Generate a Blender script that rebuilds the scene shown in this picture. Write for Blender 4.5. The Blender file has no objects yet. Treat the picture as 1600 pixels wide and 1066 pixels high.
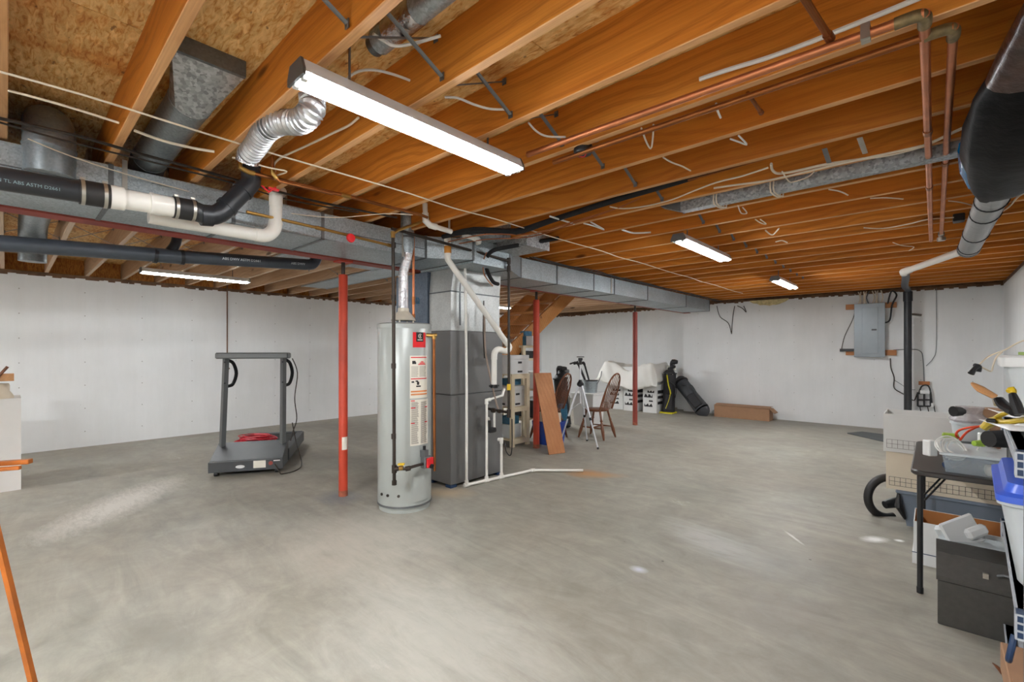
import bpy, math, random
from mathutils import Vector, Matrix
random.seed(7)
S = bpy.context.scene
COL = S.collection
PI = math.pi

# ------------------------------------------------------------------ camera
CAMH = 1.37
YAW = math.radians(42.43)
F = 722.0
cam_d = bpy.data.cameras.new('camera')
cam_d.lens = F / 1600 * 36; cam_d.sensor_width = 36; cam_d.shift_y = 15.5 / 1600
cam_d.clip_start = 0.03
cam = bpy.data.objects.new('camera', cam_d); COL.objects.link(cam)
cam.location = (0, 0, CAMH); cam.rotation_euler = (PI / 2, 0, YAW)
S.camera = cam

# ------------------------------------------------------------------ world + exposure
w = bpy.data.worlds.new('world'); S.world = w; w.use_nodes = True
w.node_tree.nodes['Background'].inputs[0].default_value = (0.9, 0.95, 1, 1)
w.node_tree.nodes['Background'].inputs[1].default_value = 0.3
S.view_settings.view_transform = 'Standard'
S.view_settings.look = 'None'
S.view_settings.exposure = 0.85
S.view_settings.gamma = 1
S.view_settings.use_curve_mapping = False
TUBE = 60.0          # strength of the fluorescent tubes

# ------------------------------------------------------------------ helpers
FW = Vector((-math.sin(YAW), math.cos(YAW), 0)); RT = Vector((math.cos(YAW), math.sin(YAW), 0))
def P(px, py, X=None, Y=None, Z=None, D=None):
    """point of the room seen at a pixel, on a plane of known X, Y or Z (or depth D)"""
    d = FW + RT * ((px - 800) / F) + Vector((0, 0, (548.5 - py) / F))
    if X is not None: D = X / d.x
    elif Y is not None: D = Y / d.y
    elif Z is not None: D = (Z - CAMH) / d.z
    return d * D + Vector((0, 0, CAMH))

class MB:
    def __init__(s): s.v = []; s.f = []
    def add(s, vs, fs, M=None):
        n = len(s.v)
        s.v += [tuple(M @ Vector(p)) if M else tuple(p) for p in vs]
        s.f += [tuple(i + n for i in f) for f in fs]
        return s
    def box(s, c, d, rz=0, M=None, bev=0):
        x, y, z = d[0] / 2, d[1] / 2, d[2] / 2
        R = Matrix.Translation(c) @ Matrix.Rotation(rz, 4, 'Z')
        if M: R = M @ R
        if bev <= 0:
            vs = [(i * x, j * y, k * z) for k in (-1, 1) for j in (-1, 1) for i in (-1, 1)]
            fs = [(0, 2, 3, 1), (4, 5, 7, 6), (0, 1, 5, 4), (2, 6, 7, 3), (0, 4, 6, 2), (1, 3, 7, 5)]
            return s.add(vs, fs, R)
        b = bev; vs = []
        lo = [(-x + b, -y), (x - b, -y), (x, -y + b), (x, y - b), (x - b, y), (-x + b, y), (-x, y - b), (-x, -y + b)]
        inn = [(-x + b, -y + b), (x - b, -y + b), (x - b, -y + b), (x - b, y - b), (x - b, y - b), (-x + b, y - b), (-x + b, y - b), (-x + b, -y + b)]
        for (pts, zz) in ((inn, -z), (lo, -z + b), (lo, z - b), (inn, z)):
            vs += [(p[0], p[1], zz) for p in pts]
        fs = []
        for r in range(3):
            for i in range(8):
                j = (i + 1) % 8
                fs.append((r * 8 + i, r * 8 + j, r * 8 + 8 + j, r * 8 + 8 + i))
        fs.append(tuple(range(7, -1, -1))); fs.append(tuple(range(24, 32)))
        return s.add(vs, fs, R)
    def b2(s, a, b, bev=0):
        return s.box([(a[i] + b[i]) / 2 for i in range(3)], [abs(a[i] - b[i]) for i in range(3)], bev=bev)
    def cyl(s, p0, p1, r0, r1=None, n=16, caps=True):
        return s.tube([p0, p1], [r0, r0 if r1 is None else r1], n=n, caps=caps)
    def tube(s, pts, r, n=10, caps=True, smooth=0, up=None, flat=1.0):
        pts = [Vector(p) for p in pts]
        rr = list(r) if isinstance(r, (list, tuple)) else [r] * len(pts)
        if smooth and len(pts) > 2:
            q = []; qr = []
            for i in range(len(pts) - 1):
                p0 = pts[max(i - 1, 0)]; p1 = pts[i]; p2 = pts[i + 1]; p3 = pts[min(i + 2, len(pts) - 1)]
                for k in range(smooth):
                    t = k / smooth
                    q.append(0.5 * ((2 * p1) + (p2 - p0) * t + (2 * p0 - 5 * p1 + 4 * p2 - p3) * t * t + (3 * p1 - p0 - 3 * p2 + p3) * t ** 3))
                    qr.append(rr[i] * (1 - t) + rr[i + 1] * t)
            q.append(pts[-1]); qr.append(rr[-1]); pts, rr = q, qr
        T = []
        for i in range(len(pts)):
            a = pts[max(i - 1, 0)]; b = pts[min(i + 1, len(pts) - 1)]
            t = (b - a)
            if t.length < 1e-9: t = Vector((0, 0, 1))
            if 0 < i < len(pts) - 1:
                u1 = (pts[i] - a); u2 = (b - pts[i])
                if u1.length > 1e-9 and u2.length > 1e-9: t = u1.normalized() + u2.normalized()
                if t.length < 1e-6: t = u2
            T.append(t.normalized())
        N = Vector(up) if up else Vector((0, 0, 1))
        if abs(N.dot(T[0])) > .95: N = Vector((1, 0, 0))
        N = (N - T[0] * N.dot(T[0])).normalized()
        vs = []
        for i, p in enumerate(pts):
            N = (N - T[i] * N.dot(T[i]))
            N = N.normalized() if N.length > 1e-6 else Vector((1, 0, 0))
            B = T[i].cross(N)
            for k in range(n):
                a = 2 * PI * k / n
                vs.append(p + (N * math.cos(a) * flat + B * math.sin(a)) * rr[i])
        fs = []
        for i in range(len(pts) - 1):
            for k in range(n):
                k2 = (k + 1) % n
                fs.append((i * n + k, i * n + k2, (i + 1) * n + k2, (i + 1) * n + k))
        if caps:
            fs.append(tuple(range(n - 1, -1, -1))); m = (len(pts) - 1) * n
            fs.append(tuple(range(m, m + n)))
        return s.add(vs, fs)
    def lathe(s, prof, c=(0, 0, 0), n=24, M=None):
        vs = []; fs = []
        for (r, z) in prof:
            for k in range(n):
                a = 2 * PI * k / n
                vs.append((c[0] + r * math.cos(a), c[1] + r * math.sin(a), c[2] + z))
        for i in range(len(prof) - 1):
            for k in range(n):
                k2 = (k + 1) % n
                fs.append((i * n + k, i * n + k2, (i + 1) * n + k2, (i + 1) * n + k))
        fs.append(tuple(range(n - 1, -1, -1))); m = (len(prof) - 1) * n
        fs.append(tuple(range(m, m + n)))
        return s.add(vs, fs, M)
    def patch(s, c, r, a0, a1, z0, z1, n=8):
        """sheet wrapped round a vertical cylinder"""
        vs = []; fs = []
        for i in range(n + 1):
            a = math.radians(a0 + (a1 - a0) * i / n)
            for z in (z0, z1): vs.append((c[0] + r * math.cos(a), c[1] + r * math.sin(a), z))
        for i in range(n): fs.append((2 * i, 2 * i + 2, 2 * i + 3, 2 * i + 1))
        return s.add(vs, fs)
    def prism(s, poly, h, M=None):
        """polygon in local XY extruded along local Z by h"""
        n = len(poly)
        vs = [(p[0], p[1], 0) for p in poly] + [(p[0], p[1], h) for p in poly]
        fs = [tuple(range(n - 1, -1, -1)), tuple(range(n, 2 * n))]
        for i in range(n):
            j = (i + 1) % n; fs.append((i, j, n + j, n + i))
        return s.add(vs, fs, M)
    def loft(s, rings, caps=True):
        n = len(rings[0]); vs = [p for r in rings for p in r]; fs = []
        for i in range(len(rings) - 1):
            for k in range(n):
                k2 = (k + 1) % n
                fs.append((i * n + k, i * n + k2, (i + 1) * n + k2, (i + 1) * n + k))
        if caps:
            fs.append(tuple(range(n - 1, -1, -1))); m = (len(rings) - 1) * n
            fs.append(tuple(range(m, m + n)))
        return s.add(vs, fs)
    def openbox(s, a, b, t=.004, taper=0.0):
        """open-topped bin with walls of thickness t; bottom shrunk by taper"""
        x0, y0, z0 = a; x1, y1, z1 = b
        def ring(o, z, k=0): return [(x0 + o + k, y0 + o + k, z), (x1 - o - k, y0 + o + k, z), (x1 - o - k, y1 - o - k, z), (x0 + o + k, y1 - o - k, z)]
        rings = [ring(0, z0, taper), ring(0, z1), ring(t, z1), ring(t, z0 + t, taper)]
        vs = [p for r in rings for p in r]; fs = [(3, 2, 1, 0)]
        for i in range(3):
            for k in range(4):
                k2 = (k + 1) % 4; fs.append((i * 4 + k, i * 4 + k2, i * 4 + 4 + k2, i * 4 + 4 + k))
        fs.append((12, 13, 14, 15))
        return s.add(vs, fs)

def mesh_obj(name, mb, mat, parent=None, local=False, smooth=35):
    me = bpy.data.meshes.new(name)
    off = Vector((0, 0, 0))
    if parent and not local:
        p = parent
        while p: off = off + p.location; p = p.parent
    me.from_pydata([tuple(Vector(v) - off) for v in mb.v], [], mb.f)
    me.update()
    if smooth:
        me.polygons.foreach_set('use_smooth', [True] * len(me.polygons))
        me.set_sharp_from_angle(angle=math.radians(smooth))
    me.materials.append(mat)
    o = bpy.data.objects.new(name, me); COL.objects.link(o)
    if parent: o.parent = parent
    return o
def thing(name, label, cat, loc=(0, 0, 0), rz=0, group=None):
    o = bpy.data.objects.new(name, None); COL.objects.link(o)
    o.empty_display_size = .1
    o.location = loc; o.rotation_euler = (0, 0, rz); o['label'] = label; o['category'] = cat
    if group: o['group'] = group
    return o
def single(name, mb, mat, label, cat, group=None, smooth=35):
    o = mesh_obj(name, mb, mat, smooth=smooth); o['label'] = label; o['category'] = cat
    if group: o['group'] = group
    return o
def struct(name, mb, mat, parent=None, smooth=0):
    o = mesh_obj(name, mb, mat, parent, smooth=smooth)
    if not parent: o['kind'] = 'structure'
    return o
def stuff(o): o['kind'] = 'stuff'; return o
def text(name, body, size, M, mat, parent, ext=0.0004):
    c = bpy.data.curves.new(name, 'FONT'); c.body = body; c.size = size; c.extrude = ext
    c.align_x = 'CENTER'; c.align_y = 'CENTER'; c.resolution_u = 2
    c.materials.append(mat)
    tmp_ = bpy.data.objects.new(name + '_outline', c); me_ = bpy.data.meshes.new_from_object(tmp_); bpy.data.objects.remove(tmp_)
    o = bpy.data.objects.new(name, me_); COL.objects.link(o); o.parent = parent
    off = Matrix.Translation(-Vector(parent.location)) if parent else Matrix()
    if parent and abs(parent.rotation_euler.z) > 1e-6: off = Matrix()
    o.matrix_local = off @ M
    return o
def frame(o, x, y):
    """matrix from origin and two in-plane axes"""
    x = Vector(x).normalized(); y = Vector(y).normalized(); z = x.cross(y)
    M = Matrix((x, y, z)).transposed().to_4x4(); M.translation = Vector(o)
    return M

# ------------------------------------------------------------------ materials
def lin(c):
    return tuple((x / 12.92 if x <= .04045 else ((x + .055) / 1.055) ** 2.4) for x in [v / 255 for v in c]) + (1,)
def nodes(name):
    m = bpy.data.materials.new(name); m.use_nodes = True
    t = m.node_tree; return m, t, t.nodes, t.links, t.nodes['Principled BSDF']
def ramp(N, stops):
    r = N.new('ShaderNodeValToRGB'); e = r.color_ramp.elements
    while len(e) < len(stops): e.new(.5)
    for i, (p, c) in enumerate(stops): e[i].position = p; e[i].color = c
    return r
def mapping(N, L, scale, coord='Object', rand=False, rot=(0, 0, 0)):
    tc = N.new('ShaderNodeTexCoord'); mp = N.new('ShaderNodeMapping')
    mp.inputs['Scale'].default_value = scale; mp.inputs['Rotation'].default_value = rot
    L.new(tc.outputs[coord], mp.inputs['Vector'])
    if rand:
        oi = N.new('ShaderNodeObjectInfo'); mu = N.new('ShaderNodeMath'); mu.operation = 'MULTIPLY'; mu.inputs[1].default_value = 60
        L.new(oi.outputs['Random'], mu.inputs[0]); cb = N.new('ShaderNodeCombineXYZ')
        for k in range(3): L.new(mu.outputs[0], cb.inputs[k])
        L.new(cb.outputs[0], mp.inputs['Location'])
    return mp
def noise(N, L, vec, scale, detail=4, rough=.55, dist=0):
    n = N.new('ShaderNodeTexNoise'); n.inputs['Scale'].default_value = scale; n.inputs['Detail'].default_value = detail
    n.inputs['Roughness'].default_value = rough; n.inputs['Distortion'].default_value = dist
    L.new(vec, n.inputs['Vector']); return n
def bump(N, L, b, h, strength, dist=.01):
    bp = N.new('ShaderNodeBump'); bp.inputs['Strength'].default_value = strength; bp.inputs['Distance'].default_value = dist
    L.new(h, bp.inputs['Height']); L.new(bp.outputs[0], b.inputs['Normal'])
def mix(N, L, a, b, f, mode='MIX'):
    m = N.new('ShaderNodeMix'); m.data_type = 'RGBA'; m.blend_type = mode
    for s, v in ((6, a), (7, b)):
        if isinstance(v, tuple): m.inputs[s].default_value = v
        else: L.new(v, m.inputs[s])
    if isinstance(f, (int, float)): m.inputs[0].default_value = f
    else: L.new(f, m.inputs[0])
    return m.outputs[2]
def mat(name, rgb, rough=.5, metal=0, var=.12, scale=8, bmp=.05, spec=.5, alpha=1, trans=0, emit=0, coat=0):
    """simple surface: base colour with mild procedural mottling and relief"""
    m, t, N, L, b = nodes(name)
    c = lin(rgb); mp = mapping(N, L, (1, 1, 1))
    n = noise(N, L, mp.outputs[0], scale, 5)
    r = ramp(N, [(.3, tuple(x * (1 - var) for x in c[:3]) + (1,)), (.7, tuple(min(1, x * (1 + var)) for x in c[:3]) + (1,))])
    L.new(n.outputs[0], r.inputs[0]); L.new(r.outputs[0], b.inputs['Base Color'])
    b.inputs['Roughness'].default_value = rough; b.inputs['Metallic'].default_value = metal
    b.inputs['Specular IOR Level'].default_value = spec; b.inputs['Alpha'].default_value = alpha
    b.inputs['Transmission Weight'].default_value = trans; b.inputs['Coat Weight'].default_value = coat
    if emit:
        b.inputs['Emission Color'].default_value = c; b.inputs['Emission Strength'].default_value = emit
    if bmp: bump(N, L, b, n.outputs[0], bmp)
    return m

def mth(N, L, op, a, b=None, c=None):
    m = N.new('ShaderNodeMath'); m.operation = op
    for k, v in enumerate((a, b, c)):
        if v is None: continue
        if isinstance(v, (int, float)): m.inputs[k].default_value = v
        else: L.new(v, m.inputs[k])
    return m.outputs[0]
def wood(name, base, dark, light, rand=True, ringscale=5.0, rough=.55, knots=True, contrast=1.0):
    """sawn softwood: growth rings about a pith line that wanders along the board"""
    m, t, N, L, b = nodes(name)
    tc = N.new('ShaderNodeTexCoord'); oi = N.new('ShaderNodeObjectInfo'); sx_ = N.new('ShaderNodeSeparateXYZ')
    L.new(tc.outputs['Object'], sx_.inputs[0])
    rnd = oi.outputs['Random'] if rand else None
    off = mth(N, L, 'MULTIPLY', rnd, 83.0) if rand else 3.0
    xo = mth(N, L, 'ADD', sx_.outputs[0], off)
    cb = N.new('ShaderNodeCombineXYZ'); L.new(xo, cb.inputs[0])
    if not isinstance(off, float): L.new(off, cb.inputs[1])
    wob = noise(N, L, cb.outputs[0], .55, 2, .5); wob2 = noise(N, L, cb.outputs[0], 3.2, 3, .5)
    zc = mth(N, L, 'MULTIPLY', wob.outputs[0], .55)
    zc = mth(N, L, 'ADD', zc, -.16)
    zc = mth(N, L, 'ADD', zc, mth(N, L, 'MULTIPLY', wob2.outputs[0], .03))
    dz = mth(N, L, 'SUBTRACT', sx_.outputs[2], zc)
    dy = mth(N, L, 'ADD', sx_.outputs[1], .07)
    r2 = mth(N, L, 'ADD', mth(N, L, 'MULTIPLY', dz, dz), mth(N, L, 'MULTIPLY', dy, dy))
    rad_ = mth(N, L, 'SQRT', r2)
    mpn = mapping(N, L, (2.5, 14, 14), rand=rand); jn = noise(N, L, mpn.outputs[0], 1, 3, .55)
    ph = mth(N, L, 'ADD', mth(N, L, 'MULTIPLY', rad_, 62.0 * ringscale), mth(N, L, 'MULTIPLY', jn.outputs[0], 5.0))
    sn = mth(N, L, 'SINE', ph)
    r1 = ramp(N, [(.0, (0, 0, 0, 1)), (.55, (.12, .12, .12, 1)), (.96, (1, 1, 1, 1)), (1, (.6, .6, .6, 1))])
    L.new(mth(N, L, 'MULTIPLY_ADD', sn, .5, .5), r1.inputs[0])
    mp2 = mapping(N, L, (1.2, 60, 60), rand=rand); fine = noise(N, L, mp2.outputs[0], 2, 4, .6)
    mp3 = mapping(N, L, (.7, 4, 4), rand=rand); tone = noise(N, L, mp3.outputs[0], 1.0, 3)
    rt = ramp(N, [(.35, lin(base)), (.7, lin(light))]); L.new(tone.outputs[0], rt.inputs[0])
    f_ = mth(N, L, 'MULTIPLY', r1.outputs[0], .62 * contrast)
    f_ = mth(N, L, 'MULTIPLY', f_, mth(N, L, 'MULTIPLY_ADD', tone.outputs[0], 1.4, .25))
    c = mix(N, L, rt.outputs[0], lin(dark), f_)
    rf = ramp(N, [(.35, (.80, .76, .70, 1)), (.65, (1.0, 1.0, 1.0, 1))]); L.new(fine.outputs[0], rf.inputs[0])
    c = mix(N, L, c, rf.outputs[0], .8, 'MULTIPLY')
    if knots:
        mp4 = mapping(N, L, (1.1, 6, 4), rand=rand)
        v = N.new('ShaderNodeTexVoronoi'); v.inputs['Scale'].default_value = .8; L.new(mp4.outputs[0], v.inputs['Vector'])
        rk = ramp(N, [(.0, (1, 1, 1, 1)), (.05, (.8, .8, .8, 1)), (.085, (0, 0, 0, 1))]); L.new(v.outputs['Distance'], rk.inputs[0])
        c = mix(N, L, c, tuple(x * .35 for x in lin(dark)[:3]) + (1,), rk.outputs[0])
    if rand:
        rv = ramp(N, [(0, (.80, .76, .72, 1)), (.5, (1, .98, .96, 1)), (1, (1.1, 1.1, 1.1, 1))]); L.new(oi.outputs['Random'], rv.inputs[0])
        c = mix(N, L, c, rv.outputs[0], 1.0, 'MULTIPLY')
    L.new(c, b.inputs['Base Color']); b.inputs['Roughness'].default_value = rough
    b.inputs['Specular IOR Level'].default_value = .25
    bump(N, L, b, fine.outputs[0], .12, .002)
    return m

def osb(name, a, bcol, cdark):
    m, t, N, L, b = nodes(name)
    mp = mapping(N, L, (14, 55, 14), rand=True, rot=(0, 0, .28))
    n1 = noise(N, L, mp.outputs[0], 1.0, 5, .62, .9)
    r = ramp(N, [(.28, lin(cdark)), (.42, lin(bcol)), (.54, lin(a)), (.72, tuple(min(1, x * 1.2) for x in lin(a)[:3]) + (1,))])
    L.new(n1.outputs[0], r.inputs[0])
    mpv = mapping(N, L, (10, 34, 10), rand=True, rot=(0, 0, .28)); v = N.new('ShaderNodeTexVoronoi'); v.inputs['Scale'].default_value = 1.2; L.new(mpv.outputs[0], v.inputs['Vector'])
    sp = N.new('ShaderNodeSeparateColor'); L.new(v.outputs['Color'], sp.inputs[0])
    rq = ramp(N, [(0, (.86, .82, .75, 1)), (1, (1.05, 1.05, 1.05, 1))]); L.new(sp.outputs[0], rq.inputs[0])
    c = mix(N, L, r.outputs[0], rq.outputs[0], 1, 'MULTIPLY')
    # sparse dark bark flecks
    mpf = mapping(N, L, (16, 40, 16), rand=True, rot=(0, 0, -.5)); nf = noise(N, L, mpf.outputs[0], 1, 2, .5); rk = ramp(N, [(.70, (0, 0, 0, 1)), (.74, (.7, .7, .7, 1))]); L.new(nf.outputs[0], rk.inputs[0])
    c = mix(N, L, c, tuple(x * .4 for x in lin(cdark)[:3]) + (1,), rk.outputs[0])
    # broad rusty stained bands
    mp3 = mapping(N, L, (2.2, .7, 1), rand=True); bn = noise(N, L, mp3.outputs[0], 1.2, 4)
    rb = ramp(N, [(.36, (.84, .60, .36, 1)), (.48, (1, 1, 1, 1))]); L.new(bn.outputs[0], rb.inputs[0])
    c = mix(N, L, c, rb.outputs[0], 1.0, 'MULTIPLY')
    L.new(c, b.inputs['Base Color']); b.inputs['Roughness'].default_value = .7
    bump(N, L, b, n1.outputs[0], .3, .003)
    return m

def galv(name, rgb=(150, 160, 165), spangle=70, rough=.42, metal=.6, con=.1):
    m, t, N, L, b = nodes(name)
    mp = mapping(N, L, (1, 1, 1))
    v = N.new('ShaderNodeTexVoronoi'); v.inputs['Scale'].default_value = spangle; L.new(mp.outputs[0], v.inputs['Vector'])
    sp = N.new('ShaderNodeSeparateColor'); L.new(v.outputs['Color'], sp.inputs[0])
    c = lin(rgb)
    r = ramp(N, [(0, tuple(x * (1 - con) for x in c[:3]) + (1,)), (1, tuple(min(1, x * (1 + con)) for x in c[:3]) + (1,))])
    L.new(sp.outputs[0], r.inputs[0])
    n = noise(N, L, mp.outputs[0], 2.2, 4)
    rn = ramp(N, [(.3, (.8, .8, .8, 1)), (.7, (1.05, 1.05, 1.05, 1))]); L.new(n.outputs[0], rn.inputs[0])
    cc = mix(N, L, r.outputs[0], rn.outputs[0], 1, 'MULTIPLY')
    L.new(cc, b.inputs['Base Color']); b.inputs['Metallic'].default_value = metal
    rr = ramp(N, [(0, (rough - .08,) * 3 + (1,)), (1, (rough + .14,) * 3 + (1,))]); L.new(sp.outputs[1], rr.inputs[0]); L.new(rr.outputs[0], b.inputs['Roughness'])
    return m

def concrete_floor():
    m, t, N, L, b = nodes('concrete_floor')
    mp = mapping(N, L, (1, 1, 1))
    n1 = noise(N, L, mp.outputs[0], .45, 6, .6, .6)
    r1 = ramp(N, [(.25, lin((138, 134, 126))), (.5, lin((158, 154, 145))), (.72, lin((174, 171, 162)))]); L.new(n1.outputs[0], r1.inputs[0])
    mps = mapping(N, L, (.6, 2.2, 1), rot=(0, 0, .55)); n2 = noise(N, L, mps.outputs[0], 2.0, 7, .68, 1.6)
    r2 = ramp(N, [(.28, (.74, .74, .73, 1)), (.66, (1.07, 1.07, 1.07, 1))]); L.new(n2.outputs[0], r2.inputs[0])
    c = mix(N, L, r1.outputs[0], r2.outputs[0], 1, 'MULTIPLY')
    nt = noise(N, L, mp.outputs[0], .8, 4, .5); rt = ramp(N, [(.35, (1.0, .97, .93, 1)), (.65, (.972, .985, .97, 1))]); L.new(nt.outputs[0], rt.inputs[0])
    c = mix(N, L, c, rt.outputs[0], 1, 'MULTIPLY')
    nm = noise(N, L, mp.outputs[0], 5.5, 6, .7, .6); rm = ramp(N, [(.3, (.86, .86, .85, 1)), (.7, (1.08, 1.08, 1.08, 1))]); L.new(nm.outputs[0], rm.inputs[0])
    c = mix(N, L, c, rm.outputs[0], 1, 'MULTIPLY')
    # scattered scuffs of whitish dust and grey wear
    ns = noise(N, L, mps.outputs[0], 1.1, 9, .75, .8); rs = ramp(N, [(.63, (0, 0, 0, 1)), (.74, (.5, .5, .5, 1))]); L.new(ns.outputs[0], rs.inputs[0])
    c = mix(N, L, c, lin((212, 210, 204)), rs.outputs[0])
    ng = noise(N, L, mp.outputs[0], .9, 8, .7, .4); rg = ramp(N, [(.60, (0, 0, 0, 1)), (.72, (.42, .42, .42, 1))]); L.new(ng.outputs[0], rg.inputs[0])
    c = mix(N, L, c, lin((118, 116, 110)), rg.outputs[0])
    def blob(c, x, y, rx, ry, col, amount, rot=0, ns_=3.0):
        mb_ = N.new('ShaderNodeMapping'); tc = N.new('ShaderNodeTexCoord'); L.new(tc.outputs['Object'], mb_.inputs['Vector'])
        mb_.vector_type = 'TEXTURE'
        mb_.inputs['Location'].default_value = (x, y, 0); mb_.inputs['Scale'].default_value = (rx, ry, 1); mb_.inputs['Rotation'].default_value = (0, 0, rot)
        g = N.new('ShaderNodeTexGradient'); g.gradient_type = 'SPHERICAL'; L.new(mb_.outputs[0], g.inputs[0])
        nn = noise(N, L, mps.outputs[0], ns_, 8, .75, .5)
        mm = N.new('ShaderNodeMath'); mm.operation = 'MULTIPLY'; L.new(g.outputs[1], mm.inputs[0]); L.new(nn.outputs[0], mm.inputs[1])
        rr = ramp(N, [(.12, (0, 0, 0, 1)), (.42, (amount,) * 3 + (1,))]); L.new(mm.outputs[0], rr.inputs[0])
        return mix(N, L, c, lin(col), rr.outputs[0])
    def at(px, py): p = P(px, py, Z=0); return p.x, p.y
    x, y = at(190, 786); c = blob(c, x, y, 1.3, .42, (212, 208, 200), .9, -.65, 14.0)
    x, y = at(915, 740); c = blob(c, x, y, .38, .28, (170, 122, 76), .9, .3)
    x, y = at(932, 742); c = blob(c, x, y, .5, .2, (178, 138, 96), .6, .6)
    x, y = at(530, 778); c = blob(c, x, y, .4, .3, (128, 132, 134), .9, .0)
    x, y = at(1110, 845); c = blob(c, x, y, .7, .35, (190, 190, 186), .55, -.5, 6.0)
    x, y = at(250, 990); c = blob(c, x, y, .6, .35, (128, 124, 116), .55, .3)
    x, y = at(690, 770); c = blob(c, x, y, .5, .3, (190, 165, 130), .6, .6)
    x, y = at(998, 890); c = blob(c, x, y, .09, .07, (200, 202, 214), 1.0, .0, .5)
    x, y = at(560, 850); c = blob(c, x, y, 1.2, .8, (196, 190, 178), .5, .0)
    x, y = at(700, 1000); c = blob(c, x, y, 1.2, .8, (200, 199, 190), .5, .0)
    x, y = at(1366, 843); c = blob(c, x, y, .16, .09, (232, 232, 230), 1.0, .9, 16.0)
    x, y = at(1405, 845); c = blob(c, x, y, .05, .04, (236, 236, 234), 1.0, .9, .5)
    x, y = at(1240, 840); c = blob(c, x, y, .22, .02, (214, 212, 206), 1.0, -.9, 4.0)
    # tiny pits
    v = N.new('ShaderNodeTexVoronoi'); v.inputs['Scale'].default_value = 2.6; L.new(mp.outputs[0], v.inputs['Vector'])
    rv = ramp(N, [(.018, (.8, .8, .8, 1)), (.028, (0, 0, 0, 1))]); L.new(v.outputs['Distance'], rv.inputs[0])
    c = mix(N, L, c, lin((80, 78, 72)), rv.outputs[0])
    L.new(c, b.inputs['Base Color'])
    ro = ramp(N, [(.3, (.42,) * 3 + (1,)), (.7, (.62,) * 3 + (1,))]); L.new(n2.outputs[0], ro.inputs[0]); L.new(ro.outputs[0], b.inputs['Roughness'])
    b.inputs['Specular IOR Level'].default_value = .2
    bump(N, L, b, n2.outputs[0], .05, .01)
    return m

def wall_paint():
    m, t, N, L, b = nodes('painted_concrete')
    mp = mapping(N, L, (1, 1, 1)); n1 = noise(N, L, mp.outputs[0], .8, 6, .6)
    r1 = ramp(N, [(.3, lin((228, 229, 229))), (.7, lin((240, 241, 241)))]); L.new(n1.outputs[0], r1.inputs[0])
    mpv = mapping(N, L, (3, 3, .35)); n2 = noise(N, L, mpv.outputs[0], 2, 6, .7); r2 = ramp(N, [(.3, (.96, .96, .955, 1)), (.6, (1, 1, 1, 1))]); L.new(n2.outputs[0], r2.inputs[0])
    c = mix(N, L, r1.outputs[0], r2.outputs[0], 1, 'MULTIPLY')
    n3 = noise(N, L, mp.outputs[0], 22, 3, .5); r3 = ramp(N, [(.73, (0, 0, 0, 1)), (.78, (.35, .35, .35, 1))]); L.new(n3.outputs[0], r3.inputs[0])
    c = mix(N, L, c, lin((150, 148, 142)), r3.outputs[0])
    L.new(c, b.inputs['Base Color']); b.inputs['Roughness'].default_value = .72; b.inputs['Specular IOR Level'].default_value = .3
    bump(N, L, b, n1.outputs[0], .15, .02)
    return m

M_floor = concrete_floor(); M_wall = wall_paint()
M_joist = wood('pine_joist', (200, 118, 38), (146, 72, 18), (214, 140, 56), ringscale=2.3, contrast=.62)
M_litbottom = wood('pine_joist_lit_bottom', (212, 158, 104), (170, 112, 60), (224, 176, 126), ringscale=1.6, contrast=.4)  # joist undersides: light bounced off the floor is put into the colour
M_litbottomL = wood('pale_joist_lit_bottom', (206, 178, 150), (176, 140, 110), (218, 194, 168), ringscale=1.6, contrast=.3)  # same painted floor bounce for the joists left of the beam
M_joistL = wood('pine_joist_pale', (190, 156, 124), (150, 116, 86), (208, 178, 148), ringscale=2.3, contrast=.5)  # less saturated than M_joist: the different light beyond the beam, as colour
M_stair = wood('pine_stair', (196, 132, 72), (150, 90, 40), (212, 154, 96), rand=True, ringscale=2.3, contrast=.5)
M_osb = osb('osb', (232, 196, 132), (216, 160, 84), (164, 100, 38))
M_osbrim = osb('osb_rim', (200, 138, 62), (176, 104, 36), (140, 78, 24))
M_sill = mat('sill_wood', (112, 84, 62), .85, var=.4, scale=9, bmp=.5)
M_beam = mat('red_oxide_beam', (148, 66, 54), .6, var=.12, bmp=.1)
M_post = mat('red_oxide_post', (188, 62, 36), .5, var=.16, scale=5)
M_rust = mat('rusty_red_base', (150, 84, 62), .8, var=.3, scale=30)
M_post2 = mat('dull_red_post', (140, 58, 46), .55, var=.16, scale=5)
M_galv = galv('galvanized_duct', (174, 184, 189), 110, con=.2)
M_plen = galv('plenum_sheet', (196, 198, 196), 90, .4, con=.08); M_galvd = galv('galvanized_dark', (110, 114, 116), 90)
M_drop = galv('blue_grey_sheet', (104, 116, 130), 60, .45)
M_spangle = galv('galvanized_spangled', (168, 172, 174), 70, .4, con=.35)
M_round = galv('round_duct_metal', (138, 146, 150), 90, .38)
M_foil = mat('foil', (215, 215, 218), .22, 1, var=.12, scale=60, bmp=.7)
M_flex = mat('flexible_foil', (205, 206, 208), .38, .9, var=.1, scale=40, bmp=.3)
M_steel = mat('grey_steel', (120, 122, 124), .45, .7)
M_zinc = mat('zinc_fitting', (190, 186, 176), .35, .9)
M_brass = mat('brass', (176, 140, 78), .35, .9)
M_abs = mat('black_abs', (36, 38, 42), .38, 0, var=.2, bmp=.0)
M_absg = mat('grey_black_abs', (66, 72, 80), .35, 0, var=.15, bmp=.0)
M_rubber = mat('black_rubber', (32, 30, 30), .55, 0, var=.1)
M_pvc = mat('white_pvc', (232, 228, 220), .3, 0, var=.03, bmp=0)
M_copper = mat('copper', (196, 124, 84), .38, .85, var=.25, scale=6)
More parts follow.
